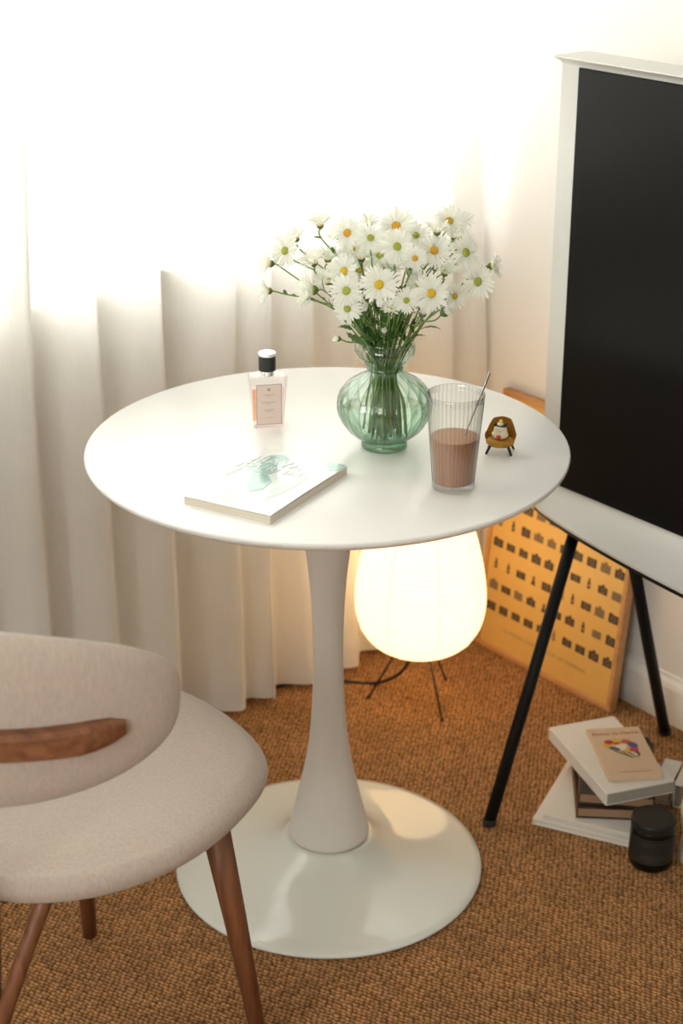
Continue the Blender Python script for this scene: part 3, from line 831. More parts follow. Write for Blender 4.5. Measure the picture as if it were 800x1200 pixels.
# ------------------------------------------------------------------ daisies
def petals_mesh(kind, seed):
    rnd = random.Random(seed); bm = B()
    n = 26 if kind != 'b' else 10
    for layer in (0, 1):
        if kind == 'b' and layer: break
        for k in range(n if layer == 0 else n // 2):
            a = 2 * math.pi * (k + .5 * layer + rnd.uniform(-.22, .22)) / (n if layer == 0 else n // 2)
            L_ = rnd.uniform(.0135, .0205); w = rnd.uniform(.0012, .0020)
            if kind == 'o': base = rnd.uniform(-.05, .30); curl = rnd.uniform(-.6, .25)
            elif kind == 's': base = rnd.uniform(.55, 1.05); curl = rnd.uniform(-.9, -.1)
            else: base = rnd.uniform(1.15, 1.35); curl = rnd.uniform(.15, .4); L_ *= .5; w *= 1.15
            base += .12 * layer
            ca, sa = math.cos(a), math.sin(a)
            r, z = .0035, 0.0005 + .0006 * layer
            prev = None; m_ = 6
            for q in range(m_ + 1):
                t = q / m_
                ww = w * (0.35 + 1.9 * t * (1.12 - t) + (.25 if .4 < t < .9 else 0)) * (0.35 if q == m_ else 1)
                el = base + curl * t
                l = bm.verts.new((ca * r - sa * ww, sa * r + ca * ww, z + .0004)); c = bm.verts.new((ca * r, sa * r, z - .0004)); rr = bm.verts.new((ca * r + sa * ww, sa * r - ca * ww, z + .0004))
                if prev:
                    bm.faces.new((prev[0], prev[1], c, l)); bm.faces.new((prev[1], prev[2], rr, c))
                prev = (l, c, rr)
                r += math.cos(el) * L_ / m_; z += math.sin(el) * L_ / m_
    return mesh_from(bm, 'petals', M['petal'])
PET = {'o': [petals_mesh('o', i) for i in range(4)], 's': [petals_mesh('s', 10 + i) for i in range(4)], 'b': [petals_mesh('b', 20 + i) for i in range(2)]}
def disc_mesh(mat):
    bm = B(); lathe(bm, [(0.0050, 0.0), (0.0053, .0012), (0.0046, .0026), (0.0028, .0034), (0.0008, .0031)], 18, close_top=True); return mesh_from(bm, 'flower_disc', mat)
DISC = {'y': disc_mesh(M['disc']), 'g': disc_mesh(M['disc_g']), 'o': disc_mesh(M['disc_o'])}
bm = B(); lathe(bm, [(0.0010, -0.0058), (0.0030, -0.0046), (0.0048, -0.0022), (0.0054, 0.0), (0.0040, .0008)], 14, close_top=True); CALYX = mesh_from(bm, 'calyx', M['calyx'])
def leaf_mesh(seed):
    rnd = random.Random(seed); bm = B(); n = 9; L_ = rnd.uniform(.020, .034); prev = None
    for q in range(n + 1):
        t = q / n
        lob = 1 + .55 * (q % 2) - .2
        ww = .0042 * lob * math.sin(math.pi * min(1, t * 1.02 + .03)) ** .7 if 0 < q < n else .0004
        x = L_ * t; z = .006 * math.sin(t * 2.2) - .004 * t * t
        l, c, r_ = bm.verts.new((x, ww, z + .0008)), bm.verts.new((x, 0, z)), bm.verts.new((x, -ww, z + .0008))
        if prev: bm.faces.new((prev[0], prev[1], c, l)); bm.faces.new((prev[1], prev[2], r_, c))
        prev = (l, c, r_)
    return mesh_from(bm, 'leaf', M['leaf'])
LEAF = [leaf_mesh(i) for i in range(6)]
FL = [
(0.0961,0.0200,1.0464,'o',0.10,0.50,1.25,'large white daisy with orange-yellow centre at the very top of the bouquet'),
(0.0285,0.0000,1.0418,'o',-0.35,0.35,1.10,'white daisy with deep orange centre at upper left of the bouquet'),
(0.0600,-0.0200,1.0397,'o',0.00,0.70,1.00,'white daisy with greenish centre just left below the top bloom'),
(0.0954,-0.0500,1.0356,'o',0.05,0.45,1.10,'white daisy with lime-ringed centre directly under the top bloom'),
(0.1190,-0.0700,1.0244,'o',0.20,0.50,0.80,'small daisy with bright orange centre right of middle of bouquet'),
(0.0705,-0.1000,0.9963,'o',-0.05,0.45,1.25,'large front daisy with round yellow centre at middle of bouquet'),
(0.0272,-0.0900,0.9851,'o',-0.25,0.40,1.10,'front daisy with greenish-yellow centre left of the large middle daisy'),
(0.1402,-0.1000,0.9845,'o',0.15,0.40,1.20,'large front daisy with dark-ringed yellow centre at lower right of bouquet'),
(0.1072,-0.1000,0.9750,'o',0.10,0.30,0.85,'small low daisy with green centre between the two large front daisies'),
(0.0284,-0.0900,0.9602,'o',-0.20,0.30,0.95,'lowest open daisy at left of the bouquet above the vase rim'),
(0.0848,-0.0900,0.9578,'s',0.10,0.90,0.90,'cup-shaped daisy seen from the side low in the middle of bouquet'),
(0.0238,-0.0400,0.9984,'o',-0.40,0.50,1.10,'white daisy with pale yellow centre left of middle'),
(0.0772,0.0000,0.9935,'o',0.00,0.80,0.80,'half-hidden daisy with flattened yellow centre in the middle of bouquet'),
(0.0466,0.0200,0.9831,'o',-0.20,0.90,0.90,'half-hidden pale daisy left of the bouquet middle'),
(0.0927,0.0000,0.9886,'s',0.10,1.20,0.80,'half-hidden daisy with pale green centre at middle of bouquet'),
(0.1141,-0.0300,0.9945,'s',0.30,1.00,0.90,'daisy turned to the right in the middle of bouquet'),
(0.1694,0.0200,1.0536,'o',0.30,0.90,1.10,'white daisy with flat yellow centre at upper right top edge'),
(0.1509,-0.0200,1.0480,'s',0.10,1.60,1.00,'daisy seen from behind with dark green calyx at upper right'),
(0.1882,0.0500,1.0438,'s',0.50,1.50,0.95,'daisy facing away on the upper right edge of the bouquet'),
(0.1746,0.0000,1.0358,'s',0.30,1.60,0.70,'small closing daisy below the upper right edge'),
(0.1463,-0.0300,1.0244,'o',0.20,0.80,1.20,'pale full daisy right of the small orange-centred bloom'),
(0.1902,-0.0200,1.0194,'o',0.75,0.35,1.20,'daisy turned right showing yellow side of its centre'),
(0.2063,-0.0400,0.9840,'o',0.45,0.15,1.20,'large drooping daisy with green-yellow centre at right edge'),
(0.2279,0.0000,0.9947,'s',1.60,0.35,1.00,'rightmost daisy facing outward on a long stem'),
(0.1628,-0.0200,0.9905,'s',0.40,1.20,1.00,'daisy with upright petals at right between yellow centred blooms'),
(0.1858,0.0300,0.9976,'s',0.90,0.90,0.90,'daisy facing right with dark calyx behind the drooping one'),
(0.1753,-0.0400,0.9635,'o',0.70,0.20,0.90,'pale low daisy at right edge under the drooping one'),
(0.1252,-0.0500,0.9820,'o',0.20,0.80,0.90,'pale daisy tucked behind the lower right front daisy'),
(-0.0091,0.0000,1.0526,'s',-0.20,1.80,1.00,'daisy seen from below on a tall stem at upper left'),
(0.0155,0.0300,1.0282,'s',-0.70,1.20,0.80,'daisy facing left behind the deep orange centred bloom'),
(0.0599,0.0500,1.0414,'s',-0.10,1.60,0.85,'daisy facing up at top edge left of the highest bloom'),
(-0.0185,-0.0200,1.0050,'s',-0.50,1.30,1.10,'full side-on daisy at left above the two lower left stems'),
(0.0014,0.0000,1.0044,'s',0.10,1.60,1.00,'upright side-on daisy at left with white petals raised'),
(-0.0180,-0.0600,0.9777,'s',-1.10,0.10,1.30,'large daisy drooping left at the lower left of bouquet'),
(-0.0777,-0.0100,1.0011,'s',-1.60,0.45,1.00,'leftmost upper daisy facing outward on a long straight stem'),
(-0.0789,-0.0500,0.9736,'s',-1.60,0.10,0.95,'leftmost lower daisy facing outward on a long bare stem'),
(-0.0577,0.0000,1.0165,'o',-0.70,0.40,1.10,'pale daisy at the left edge above the leftmost blooms'),
(-0.0430,0.0300,1.0257,'s',-0.60,1.30,0.90,'pale daisy raised behind the left edge bloom'),
(0.0038,-0.0300,0.9812,'s',-0.50,0.90,1.10,'side-on daisy left of the front daisies'),
(-0.0265,-0.0500,0.9652,'s',-1.00,0.30,0.90,'small drooping daisy under the large left drooping one'),
(0.0394,0.0200,1.0113,'o',-0.20,0.90,1.10,'white daisy with barely visible centre under the deep orange centred bloom'),
(0.0487,0.0000,1.0056,'s',-0.10,1.50,0.90,'upright daisy with raised petals left of the middle'),
(0.1241,0.0300,1.0306,'o',0.20,1.00,1.00,'pale daisy between the top bloom and the upper right blooms'),
(0.1860,0.0100,1.0296,'o',0.50,0.80,1.00,'white petalled daisy under the upper right edge'),
(0.1330,0.0000,0.9947,'s',0.20,1.30,1.00,'upright daisy right of the small orange-centred bloom'),
(0.0738,0.0100,1.0066,'o',-0.10,1.00,1.10,'pale broad daisy behind the middle of the bouquet'),
(0.0518,-0.0600,0.9488,'b',-0.10,1.00,1.00,'round closed bud above the vase rim, left of the cup-shaped daisy'),
(0.0565,-0.0500,0.9652,'b',0.00,1.00,1.10,'pale opening bud left of the large middle daisy'),
(0.0793,-0.0500,0.9140,'b',0.00,1.00,0.70,'tiny green bud just above the middle of the vase rim'),
(0.0155,-0.0300,0.8990,'b',-0.80,0.20,0.70,'small dark green bud hanging out left of the vase rim'),
(0.1318,-0.0500,0.9409,'b',0.30,1.00,0.90,'pale bud right of the cup-shaped daisy'),
(0.1629,-0.0400,0.9403,'b',0.80,0.60,1.10,'half-open bud on a low side stem at right'),
]
rf = random.Random(5)
for i, (x, y, z, t, nx, nz, size, label) in enumerate(FL):
    nrm = Vector((nx, -1.0 if t == 'o' else -0.3, nz)).normalized()
    head = Vector((x, y, z))
    ang = rf.uniform(0, 2 * math.pi); rr = rf.uniform(0.003, 0.017)
    neck = Vector((VX + rr * math.cos(ang) + .004 * (1 if x > VX else -1), VY + rr * math.sin(ang), ZT + rf.uniform(.112, .118)))
    bot = Vector((VX + (neck.x - VX) * rf.uniform(.8, 1.7), VY + (neck.y - VY) * rf.uniform(.8, 1.6), ZT + rf.uniform(.0145, .028)))
    bot.x = VX + (bot.x - VX) * 1.15 + rf.uniform(-.006, .006); bot.y = VY + (bot.y - VY) * 1.1
    lo = Vector((VX + (bot.x - VX) * .85, VY + (bot.y - VY) * .85, ZT + .068))
    top0 = head - nrm * 0.005 * size
    mid = neck.lerp(top0, .5) + Vector((0, 0, .010 + .02 * rf.random())) ; mid = mid + (Vector((VX, VY, mid.z)) - mid) * .10
    if t == 'o': pre = top0 - Vector((nrm.x * .006, nrm.y * .009, .012))
    else: pre = top0 - nrm * .012 - Vector((0, 0, .003))
    path = bez([bot, lo, neck, mid, pre, top0], 6)
    root = thing('daisy', label, 'flower', bot, 0, 'daisies in the green vase')
    bm = B(); tube(bm, [p - bot for p in path], [.0016] * 12 + [.0011] * (len(path) - 12), 6); obj('stem', bm, M['stem'], root)
    q = Vector((0, 0, 1)).rotation_difference(nrm).to_euler()
    hl = head - bot
    def put(nm, me, sc_=size):
        o_ = link(nm, me, root, hl, q); o_.scale = (sc_, sc_, sc_); return o_
    pe = put('petals', PET[t][i % len(PET[t])], size * 1.02); pe['kind'] = 'stuff'
    if t != 'b': put('flower_disc', DISC['o' if ('orange' in label) else 'g' if ('green' in label or 'lime' in label or i % 3 == 0) else 'y'])
    put('calyx', CALYX, size * (1.0 if t != 'b' else 1.15))
    nl = 3 if t != 'b' else 2
    for k in range(nl):
        idx = rf.randint(13, len(path) - 7) if k else rf.randint(13, 20)
        p = path[idx]; d = (path[idx + 1] - path[idx - 1]).normalized()
        side = d.cross(Vector((rf.uniform(-1, 1), rf.uniform(-1, 1), rf.uniform(-1, 1)))).normalized()
        dirn = (d * .9 + side).normalized()
        o_ = link('leaf', LEAF[rf.randint(0, 5)], root, p - bot, Vector((1, 0, 0)).rotation_difference(dirn).to_euler())
        s_ = rf.uniform(.45, .95) * (1.25 if idx < 19 else .8); o_.scale = (s_, s_, s_)
# dense leafy sprigs around the vase mouth
for k in range(26):
    a = 2 * math.pi * k / 26 + rf.uniform(-.1, .1); out = rf.uniform(.02, .058); h_ = rf.uniform(.155, .235)
    b0 = Vector((VX + .012 * math.cos(a), VY + .012 * math.sin(a), ZT + .116))
    tip = Vector((VX + out * math.cos(a), VY + out * math.sin(a), ZT + h_))
    sub_ = Vector((VX + .022 * math.cos(a + 2.5), VY + .022 * math.sin(a + 2.5), ZT + rf.uniform(.018, .05)))
    path = bez([sub_, b0, b0.lerp(tip, .5) + Vector((0, 0, .006)), tip], 6)
    root = thing('leafy_sprig', 'short leafy green sprig crowded among the stems just above the vase rim', 'foliage', sub_, 0, 'leafy sprigs at the vase mouth')
    bm = B(); tube(bm, [p - sub_ for p in path], .0010, 5); obj('stem', bm, M['stem'], root)
    for j in range(5):
        idx = (3, 8, 11, 14, 17)[j]
        p = path[idx]; d = (path[idx + 1] - path[idx - 1]).normalized()
        side = d.cross(Vector((rf.uniform(-1, 1), rf.uniform(-1, 1), rf.uniform(-1, 1)))).normalized()
        o_ = link('leaf', LEAF[rf.randint(0, 5)], root, p - sub_, Vector((1, 0, 0)).rotation_difference((d * 1.2 + side).normalized()).to_euler())
        s_ = rf.uniform(.6, 1.1); 
        if j == 0: s_ *= .6
        o_.scale = (s_, s_, s_)
# ------------------------------------------------------------------ glass of cocoa and spoon
GX, GY = 0.1725, -0.1620
gl = thing('drinking_glass', 'clear ribbed tumbler half full of milky cocoa at the right front of the table', 'glass', (GX, GY, ZT))
NRB = 40
def rib_(i, a): return 1 + 0.012 - 0.034 * abs(math.cos(NRB * a / 2))
gp = [(0.0288 + (0.0385 - 0.0288) * k / 12, 0.010 + (0.126 - 0.010) * k / 12) for k in range(13)]
bm = B(); lathe(bm, gp, 320, ribf=rib_, close_bottom=False)
lathe(bm, [(0.0385, .126), (0.0391, .129), (0.0395, .133), (0.0393, .1352), (0.0385, .1358), (0.0378, .1352), (0.0374, .131), (0.0371, .126)], 216, close_bottom=False)
obj('outer_wall', bm, M['clear'], gl)
bm = B(); lathe(bm, [(r_ - .0016, z_) for r_, z_ in gp], 96, close_bottom=False); obj('inner_wall', bm, M['clear_in'], gl)
bm = B(); lathe(bm, [(0.0005, 0.0004), (0.0280, 0.0004), (0.0293, 0.0020), (0.0293, 0.0080), (0.0288, 0.0100), (0.0268, 0.0100), (0.0005, 0.0085)], 96, close_top=True); obj('thick_base', bm, M['clear_thick'], gl)
LZ = 0.0740
cz = B()
rL = lambda z_: 0.0288 + (0.0385 - 0.0288) * (z_ - .010) / .116 - 0.0019
lathe(cz, [(0.0005, .0102), (rL(.011), .0106)] + [(rL(.011 + (LZ - .011) * k / 6), .011 + (LZ - .011) * k / 6) for k in range(1, 7)] + [(rL(LZ) - .001, LZ + .0002), (0.0005, LZ)], 96, close_top=True)
for f_ in cz.faces:
    if all(v.co.z > LZ - 1e-4 for v in f_.verts): f_.material_index = 1
tag(obj('cocoa_drink', cz, [M['cocoa'], M['foam']], loc=(GX, GY, ZT), angle=40), 'milky brown cocoa filling the lower half of the ribbed tumbler', 'drink')
sp = thing('metal_spoon', 'thin steel spoon leaning in the cocoa glass with its handle sticking out', 'spoon', (GX, GY, ZT))
bm = B(); p0 = Vector((-.004, .000, .022)); p1 = Vector((0.0455, .012, .160))
tube(bm, [p0.lerp(p1, k / 8) for k in range(9)], [.0012, .0012, .0012, .0013, .0014, .0015, .0017, .0022, .0016], 10, flat=.6); obj('handle', bm, M['steel'], sp)
bm = B(); bmesh.ops.create_uvsphere(bm, u_segments=14, v_segments=8, radius=1, matrix=Matrix.Translation(p0 + Vector((-.003, 0, -.004))) @ (p1 - p0).to_track_quat('Z', 'X').to_matrix().to_4x4() @ Matrix.Diagonal((.006, .0018, .010, 1))); obj('bowl', bm, M['steel'], sp)

# ------------------------------------------------------------------ perfume bottle
pf = thing('perfume_bottle', 'square tapered glass perfume bottle with pale label and black cap, back left on the table', 'bottle', (-0.089, 0.078, ZT), R(10))
def frustum(bm, w0, d0, w1, d1, z0, z1, bev=.002, idx=0):
    vs_ = [bm.verts.new(c) for c in ((-w0, -d0, z0), (w0, -d0, z0), (w0, d0, z0), (-w0, d0, z0), (-w1, -d1, z1), (w1, -d1, z1), (w1, d1, z1), (-w1, d1, z1))]
    fs = [bm.faces.new([vs_[i] for i in q]) for q in ((3, 2, 1, 0), (4, 5, 6, 7), (0, 1, 5, 4), (1, 2, 6, 5), (2, 3, 7, 6), (3, 0, 4, 7))]
    bmesh.ops.bevel(bm, geom=list(set(e for f_ in fs for e in f_.edges)), offset=bev, segments=3, profile=.6, affect='EDGES')
bm = B(); frustum(bm, .0215, .012, .0285, .0145, 0.0004, .0800, .003); obj('bottle_glass', bm, M['perf_glass'], pf, angle=50)
bm = B(); frustum(bm, .0178, .0080, .0235, .0105, .0075, .0600, .002); obj('perfume', bm, M['pink_liquid'], pf, angle=50)
slope = math.atan2(-0.0025, .08)
bm = B()
yf = lambda z_: -(.012 + .0025 * z_ / .08) - .0004
for x0, x1, z0, z1, e, idx in ((-.0190, .0190, .0055, .0690, 0, 1), (-.0179, .0179, .0066, .0679, .0002, 0)):
    q = [(x0, z0), (x1, z0), (x1, z1), (x0, z1)]
    f_ = bm.faces.new([bm.verts.new((a, yf(c) - e, c)) for a, c in q]); f_.material_index = idx
lab = obj('paper_label', bm, [M['perfume_label'], M['label_line']], pf, smooth=False)
bm = B()
zc = .0610; 
f_ = bm.faces.new([bm.verts.new((.0024 * math.cos(k * math.pi / 9), yf(zc) - .0004, zc + .0024 * math.sin(k * math.pi / 9))) for k in range(18)])
for zz, ww, hh in ((.0528, .0085, .0005), (.0505, .0035, .0004), (.0410, .0105, .0006), (.0385, .0045, .0004), (.0290, .0070, .0007), (.0262, .0045, .0004), (.0165, .0060, .0004)):
    n_ = 7
    for k in range(n_):
        x0 = -ww + 2 * ww * k / n_
        bm.faces.new([bm.verts.new((a, yf(c) - .0004, c)) for a, c in ((x0, zz - hh), (x0 + 2 * ww / n_ * .72, zz - hh), (x0 + 2 * ww / n_ * .72, zz + hh), (x0, zz + hh))])
pr_ = obj('label_print', bm, M['label_line'], lab, smooth=False); pr_['kind'] = 'stuff'
bm = B(); add_box(bm, -.0238, -.0190, -.0090, -.0075, .011, .0600); obj('liquid_tint', bm, M['peach_glass'], pf, smooth=False)
bm = B(); lathe(bm, [(.0100, .0800), (.0100, .0865)], 32, close_bottom=False, close_top=True); obj('neck', bm, M['chrome'], pf, angle=40)
bm = B(); lathe(bm, [(.0112, .0865), (.0125, .0870), (.0127, .0882), (.0127, .1090), (.0125, .1098)], 40, close_top=True); cp = obj('cap', bm, M['black_cap'], pf, angle=40)
bm = B(); lathe(bm, [(.0126, .1095), (.0134, .1105), (.0134, .1128), (.0128, .1140)], 40, close_top=True); obj('cap_disc', bm, M['chrome_white'], cp, angle=40)

# ------------------------------------------------------------------ book on the table
bmg = thing('paperback_book', 'thick white glossy paperback with pale teal picture lying at the front left of the table', 'book', (-0.0805, -0.1695, ZT), math.atan2(-0.114 + 0.287, 0.03 + 0.07) - math.pi / 2)
# local: x across (A to B), y along (B to C)
W2, L2, T2 = .0680, .100, .0125
bm = B(); add_box(bm, -W2, W2, -L2, L2, .0002, .0008); obj('back_cover', bm, M['mag_cover'], bmg, smooth=False)
bm = B(); add_box(bm, -W2 + .0005, W2 - .0005, -L2 + .0005, L2 - .0005, .0008, T2 - .0014); obj('page_block', bm, M['paper'], bmg, smooth=False)
def cov(x_, y_): return T2 + .0012 * smoothstep(((x_ + W2) / (2 * W2) - .55) / .45) * (.3 + .7 * math.sin(math.pi * min(1, (y_ + L2) / (2 * L2) * 1.1)))
bm = B(); loops = []
for j in range(13):
    y_ = -L2 + 2 * L2 * j / 12
    xs = [-W2 + 2 * W2 * k / 12 for k in range(13)]
    loops.append([bm.verts.new((x_, y_, cov(x_, y_))) for x_ in xs] + [bm.verts.new((x_, y_, cov(x_, y_) - .0006)) for x_ in xs[::-1]])
for a_, b_ in zip(loops, loops[1:]):
    for k in range(26): bm.faces.new((a_[k], a_[(k + 1) % 26], b_[(k + 1) % 26], b_[k]))
bm.faces.new(loops[0]); bm.faces.new(loops[-1][::-1])
fc = obj('front_cover', bm, M['mag_cover'], bmg, angle=40)
ztp = lambda x_, y_: cov(x_, y_) + .0004
def patch(bm, pts, idx=0, dz=0.0):
    f_ = bm.faces.new([bm.verts.new((a, c, ztp(a, c) + dz)) for a, c in pts]); f_.material_index = idx
bm = B()
patch(bm, [(-.050, .052), (-.046, .022), (-.030, .018), (-.008, .020), (-.004, .052), (-.014, .082), (-.030, .092), (-.046, .080)])
patch(bm, [(-.034, .016), (-.010, .017), (.008, .000), (.012, -.030), (.000, -.045), (-.014, -.030), (-.022, -.010)])
patch(bm, [(.040, .100), (.066, .100), (.067, .078), (.058, .070), (.044, .082)])
patch(bm, [(-.066, .050), (-.056, .060), (-.052, .020), (-.058, -.012), (-.067, -.006)], 1)
patch(bm, [(-.030, -.055), (-.010, -.062), (.004, -.085), (-.006, -.096), (-.026, -.080)], 1)
patch(bm, [(.030, .030), (.046, .036), (.044, -.020), (.034, -.060), (.022, -.030)], 1)
o = obj('cover_picture', bm, [M['teal'], M['teal_pale']], fc, smooth=False)
text_obj('HAVA', .030, M['mag_cover'], fc, (-.020, .060, ztp(0, .06) + .0004), (0, 0, 0), depth=.0002)
text_obj('JOURNAL', .024, M['mag_cover'], fc, (-.014, .036, ztp(0, .036) + .0004), (0, 0, 0), depth=.0002)

# ------------------------------------------------------------------ toy armchair and lucky cat
ac = thing('toy_armchair', 'tiny ochre felt armchair with black legs standing on the table beside the glass', 'toy chair', (0.2475, -0.030, ZT), R(-12))
ac.scale = (1.22, 1.22, 1.06)
S = 0.0205
def shell(u, v):
    # u round the shell from left arm tip over the back to right arm tip, v up
    a = R(-205) + R(230) * u + R(0)
    k = abs(u - .5) * 2
    hgt = interp([(0, .0430), (.34, .0420), (.42, .038), (.56, .0260), (.85, .0225), (1, .0200)], k)
    hgt = hgt
    z = .0125 + (hgt - .0125) * v
    fl = 1 + .14 * v + .02 * v * v
    ang = R(90) + (u - .5) * R(236)
    r_x, r_y = .0160 * fl, .0130 * fl
    lean = .004 * max(0, v) * (1 - k)
    top_pinch = 1 - .12 * smoothstep((z - .026) / .017)
    return (r_x * math.cos(ang) * top_pinch, r_y * math.sin(ang) + lean, z)
bm = B(); grid_surface(bm, shell, 40, 12)
bmesh.ops.solidify(bm, geom=bm.faces, thickness=.0028)
o = obj('shell', bm, M['ochre'], ac); bv = o.modifiers.new('round', 'BEVEL'); bv.width = .001; bv.segments = 3; bv.limit_method = 'ANGLE'; bv.angle_limit = R(50)
bm = B(); lathe(bm, [(.006, .0095), (.0130, .0100), (.0162, .0125), (.0168, .0155), (.0158, .0180), (.012, .0190), (.0005, .0188)], 40, close_top=True)
for v in bm.verts: v.co.y = v.co.y * .86 - .0008
obj('seat_cushion', bm, M['ochre'], ac)
for sx, sy in ((-1, -1), (1, -1), (-1, 1), (1, 1)):
    bm = B(); tube(bm, [(sx * .0150, sy * .0120, 0.0), (sx * .0105, sy * .0085, .0115)], [.0013, .0019], 10); obj('leg', bm, M['black_leg'], ac)
ct = thing('cat_figurine', 'tiny cream lucky cat figurine with black cap sitting in the ochre toy armchair', 'figurine', (0.2470, -0.0320, ZT + .0198), R(-12))
ct.scale = (1.34, 1.3, 1.16)
bm = B()
def cat_body(u, v):
    th = 2 * math.pi * u; ph = math.pi * v
    z = .0105 - .0105 * math.cos(ph)
    r = interp([(0, 0.0), (.0008, .0050), (.003, .0078), (.006, .0086), (.009, .0080), (.0115, .0073), (.014, .0072), (.0165, .0064), (.0190, .0044), (.0205, .0020), (.021, 0.0)], z)
    return (r * math.cos(th) * 1.0, r * math.sin(th) * .84, z)
grid_surface(bm, cat_body, 28, 22, close_u=True); bmesh.ops.remove_doubles(bm, verts=bm.verts, dist=2e-5)
o = obj('body', bm, M['resin'], ct); o.modifiers.new('smooth', 'SMOOTH').iterations = 3
for sx in (-1, 1):
    bm = B(); bmesh.ops.create_uvsphere(bm, u_segments=12, v_segments=8, radius=1, matrix=Matrix.Translation((sx * .0068, -.0030, .0075)) @ Matrix.Diagonal((.0022, .0026, .0035, 1))); obj('paw', bm, M['resin'], ct)
    bm = B(); lathe(bm, [(.0024, 0), (.0016, .0025), (.0003, .0045)], 12, close_top=True); obj('ear', bm, M['black_paint'], ct, loc=(sx * .0044, -.0004, .0178), rot=(0, sx * .5, 0))
    bm = B(); bmesh.ops.create_uvsphere(bm, u_segments=8, v_segments=6, radius=1, matrix=Matrix.Translation((sx * .0026, -.0059, .0140)) @ Matrix.Diagonal((.0007, .0004, .0003, 1))); obj('eye', bm, M['black_paint'], ct)
bm = B()
bmesh.ops.create_uvsphere(bm, u_segments=20, v_segments=10, radius=1, matrix=Matrix.Translation((.0006, .0008, .0180)) @ Matrix.Diagonal((.0066, .0056, .0028, 1))); obj('black_cap', bm, M['black_paint'], ct)
bm = B(); bmesh.ops.create_uvsphere(bm, u_segments=14, v_segments=8, radius=1, matrix=Matrix.Translation((-.0002, -.0018, .0206)) @ Matrix.Diagonal((.0034, .0030, .0022, 1))); obj('cap_bow', bm, M['resin'], ct)
bm = B(); bmesh.ops.create_icosphere(bm, subdivisions=2, radius=.0023, matrix=Matrix.Translation((.0004, -.0010, .0238))); obj('pompom', bm, M['yellow_paint'], ct)
bm = B(); bmesh.ops.create_uvsphere(bm, u_segments=10, v_segments=6, radius=1, matrix=Matrix.Translation((0, -.0062, .0130)) @ Matrix.Diagonal((.0006, .0005, .0005, 1)));
tube(bm, [(-.0011, -.0062, .0117), (-.0004, -.0065, .0113), (0, -.0065, .0120), (.0004, -.0065, .0113), (.0011, -.0062, .0117)], .00018, 5); obj('nose_and_mouth', bm, M['black_paint'], ct)
bm = B()
for k in range(5):
    a = 2 * math.pi * k / 5; bmesh.ops.create_uvsphere(bm, u_segments=8, v_segments=6, radius=1, matrix=Matrix.Translation((-.0008 + .0016 * math.cos(a), -.0075, .0055 + .0016 * math.sin(a))) @ Matrix.Diagonal((.0014, .0009, .0014, 1)))
obj('red_flower', bm, M['red'], ct)
# ------------------------------------------------------------------ books on the carpet
def book(label, c, rot, w, l, t, z, cover, pages, spine=None, soft=False, name='hardback_book', over=.003, group=None):
    """c = centre on the floor, w along local x, l along local y, spine on the -x side"""
    root = thing(name, label, 'book', (c[0], c[1], z), rot, group)
    ct_ = .0008 if soft else .0024
    bm = B(); add_box(bm, -w / 2, w / 2, -l / 2, l / 2, 0, ct_, .0004 if soft else .001, 1); obj('back_cover', bm, cover, root, smooth=False)
    bm = B(); add_box(bm, -w / 2, w / 2, -l / 2, l / 2, t - ct_, t, .0004 if soft else .001, 1); fc_ = obj('front_cover', bm, cover, root, smooth=False)
    bm = B(); add_box(bm, -w / 2 + .002, w / 2 - over, -l / 2 + over, l / 2 - over, ct_, t - ct_); obj('page_block', bm, pages, root, smooth=False)
    bm = B(); add_box(bm, -w / 2 - .0008, -w / 2 + .002, -l / 2, l / 2, .0002, t - .0002, .0008, 1); obj('spine', bm, spine or cover, root, smooth=False)
    return root, fc_
def frame_of(a, b_, c):
    """near-left corner a, near-right corner b_, far-left corner c -> centre, rot, w, l"""
    a, b_, c = Vector(a), Vector(b_), Vector(c)
    ex = (b_ - a); w = ex.length; ex.normalize(); ey = Vector((-ex.y, ex.x)); l = (c - a).dot(ey)
    cen = a + ex * w / 2 + ey * l / 2
    return (cen.x, cen.y), math.atan2(ex.y, ex.x), w, l
c_, r_, w_, l_ = frame_of((0.342, 0.112), (0.342 + 0.172 * math.cos(R(-24)), 0.112 + 0.172 * math.sin(R(-24))), (0.342 + .215 * math.sin(R(24)), 0.112 + .215 * math.cos(R(24))))
book('large white hardback, lowest of the stack on the carpet', c_, (r_), .172, .215, .0125, 0.0, M['white_cover'], M['paper'])
book('thin white book, second from the bottom of the carpet stack', (c_[0] + .004, c_[1] + .002), r_ + R(1.5), .153, .203, .0075, .0125, M['white_cover'], M['paper'], name='paperback_book', soft=True)
Z0 = .0202
cB, rB, wB, lB = frame_of((0.415, 0.100), (0.542, 0.090), (0.420, .292))
book('lower dark brown notebook with tan pages between the white books on the carpet', cB, rB, .132, .190, .021, Z0, M['brown_book'], M['tan_page'], M['brown_edge'], name='notebook')
book('upper dark brown notebook with tan pages, just under the thick white book', (cB[0] + .006, cB[1] + .002), rB + R(-4), .126, .182, .021, Z0 + .0212, M['brown_book'], M['tan_page'], M['brown_edge'], name='notebook')
Z1 = Z0 + .0426
zt_ = Z1 + .024
cW, rW, wW, lW = frame_of([0.4574, 0.0723], [0.5736, 0.111], [0.4032, 0.2906])
wb, wf = book('thick white hardback with grey lower edge lying under the beige paperback', cW, rW, wW + .003, lW, .024, Z1, M['white_cover'], M['white_cover'], M['white_cover'])
bm = B(); add_box(bm, -wW / 2 - .001, wW / 2 + .001, -lW / 2 + .0001, -lW / 2 + .0035, .0026, .0212); obj('grey_edge', bm, M['grey_spine'], wb, smooth=False)
Z2 = Z1 + .0242
cP, rP, wP, lP = frame_of([0.4646, 0.1059], [0.5569, 0.1164], [0.4381, 0.2623])
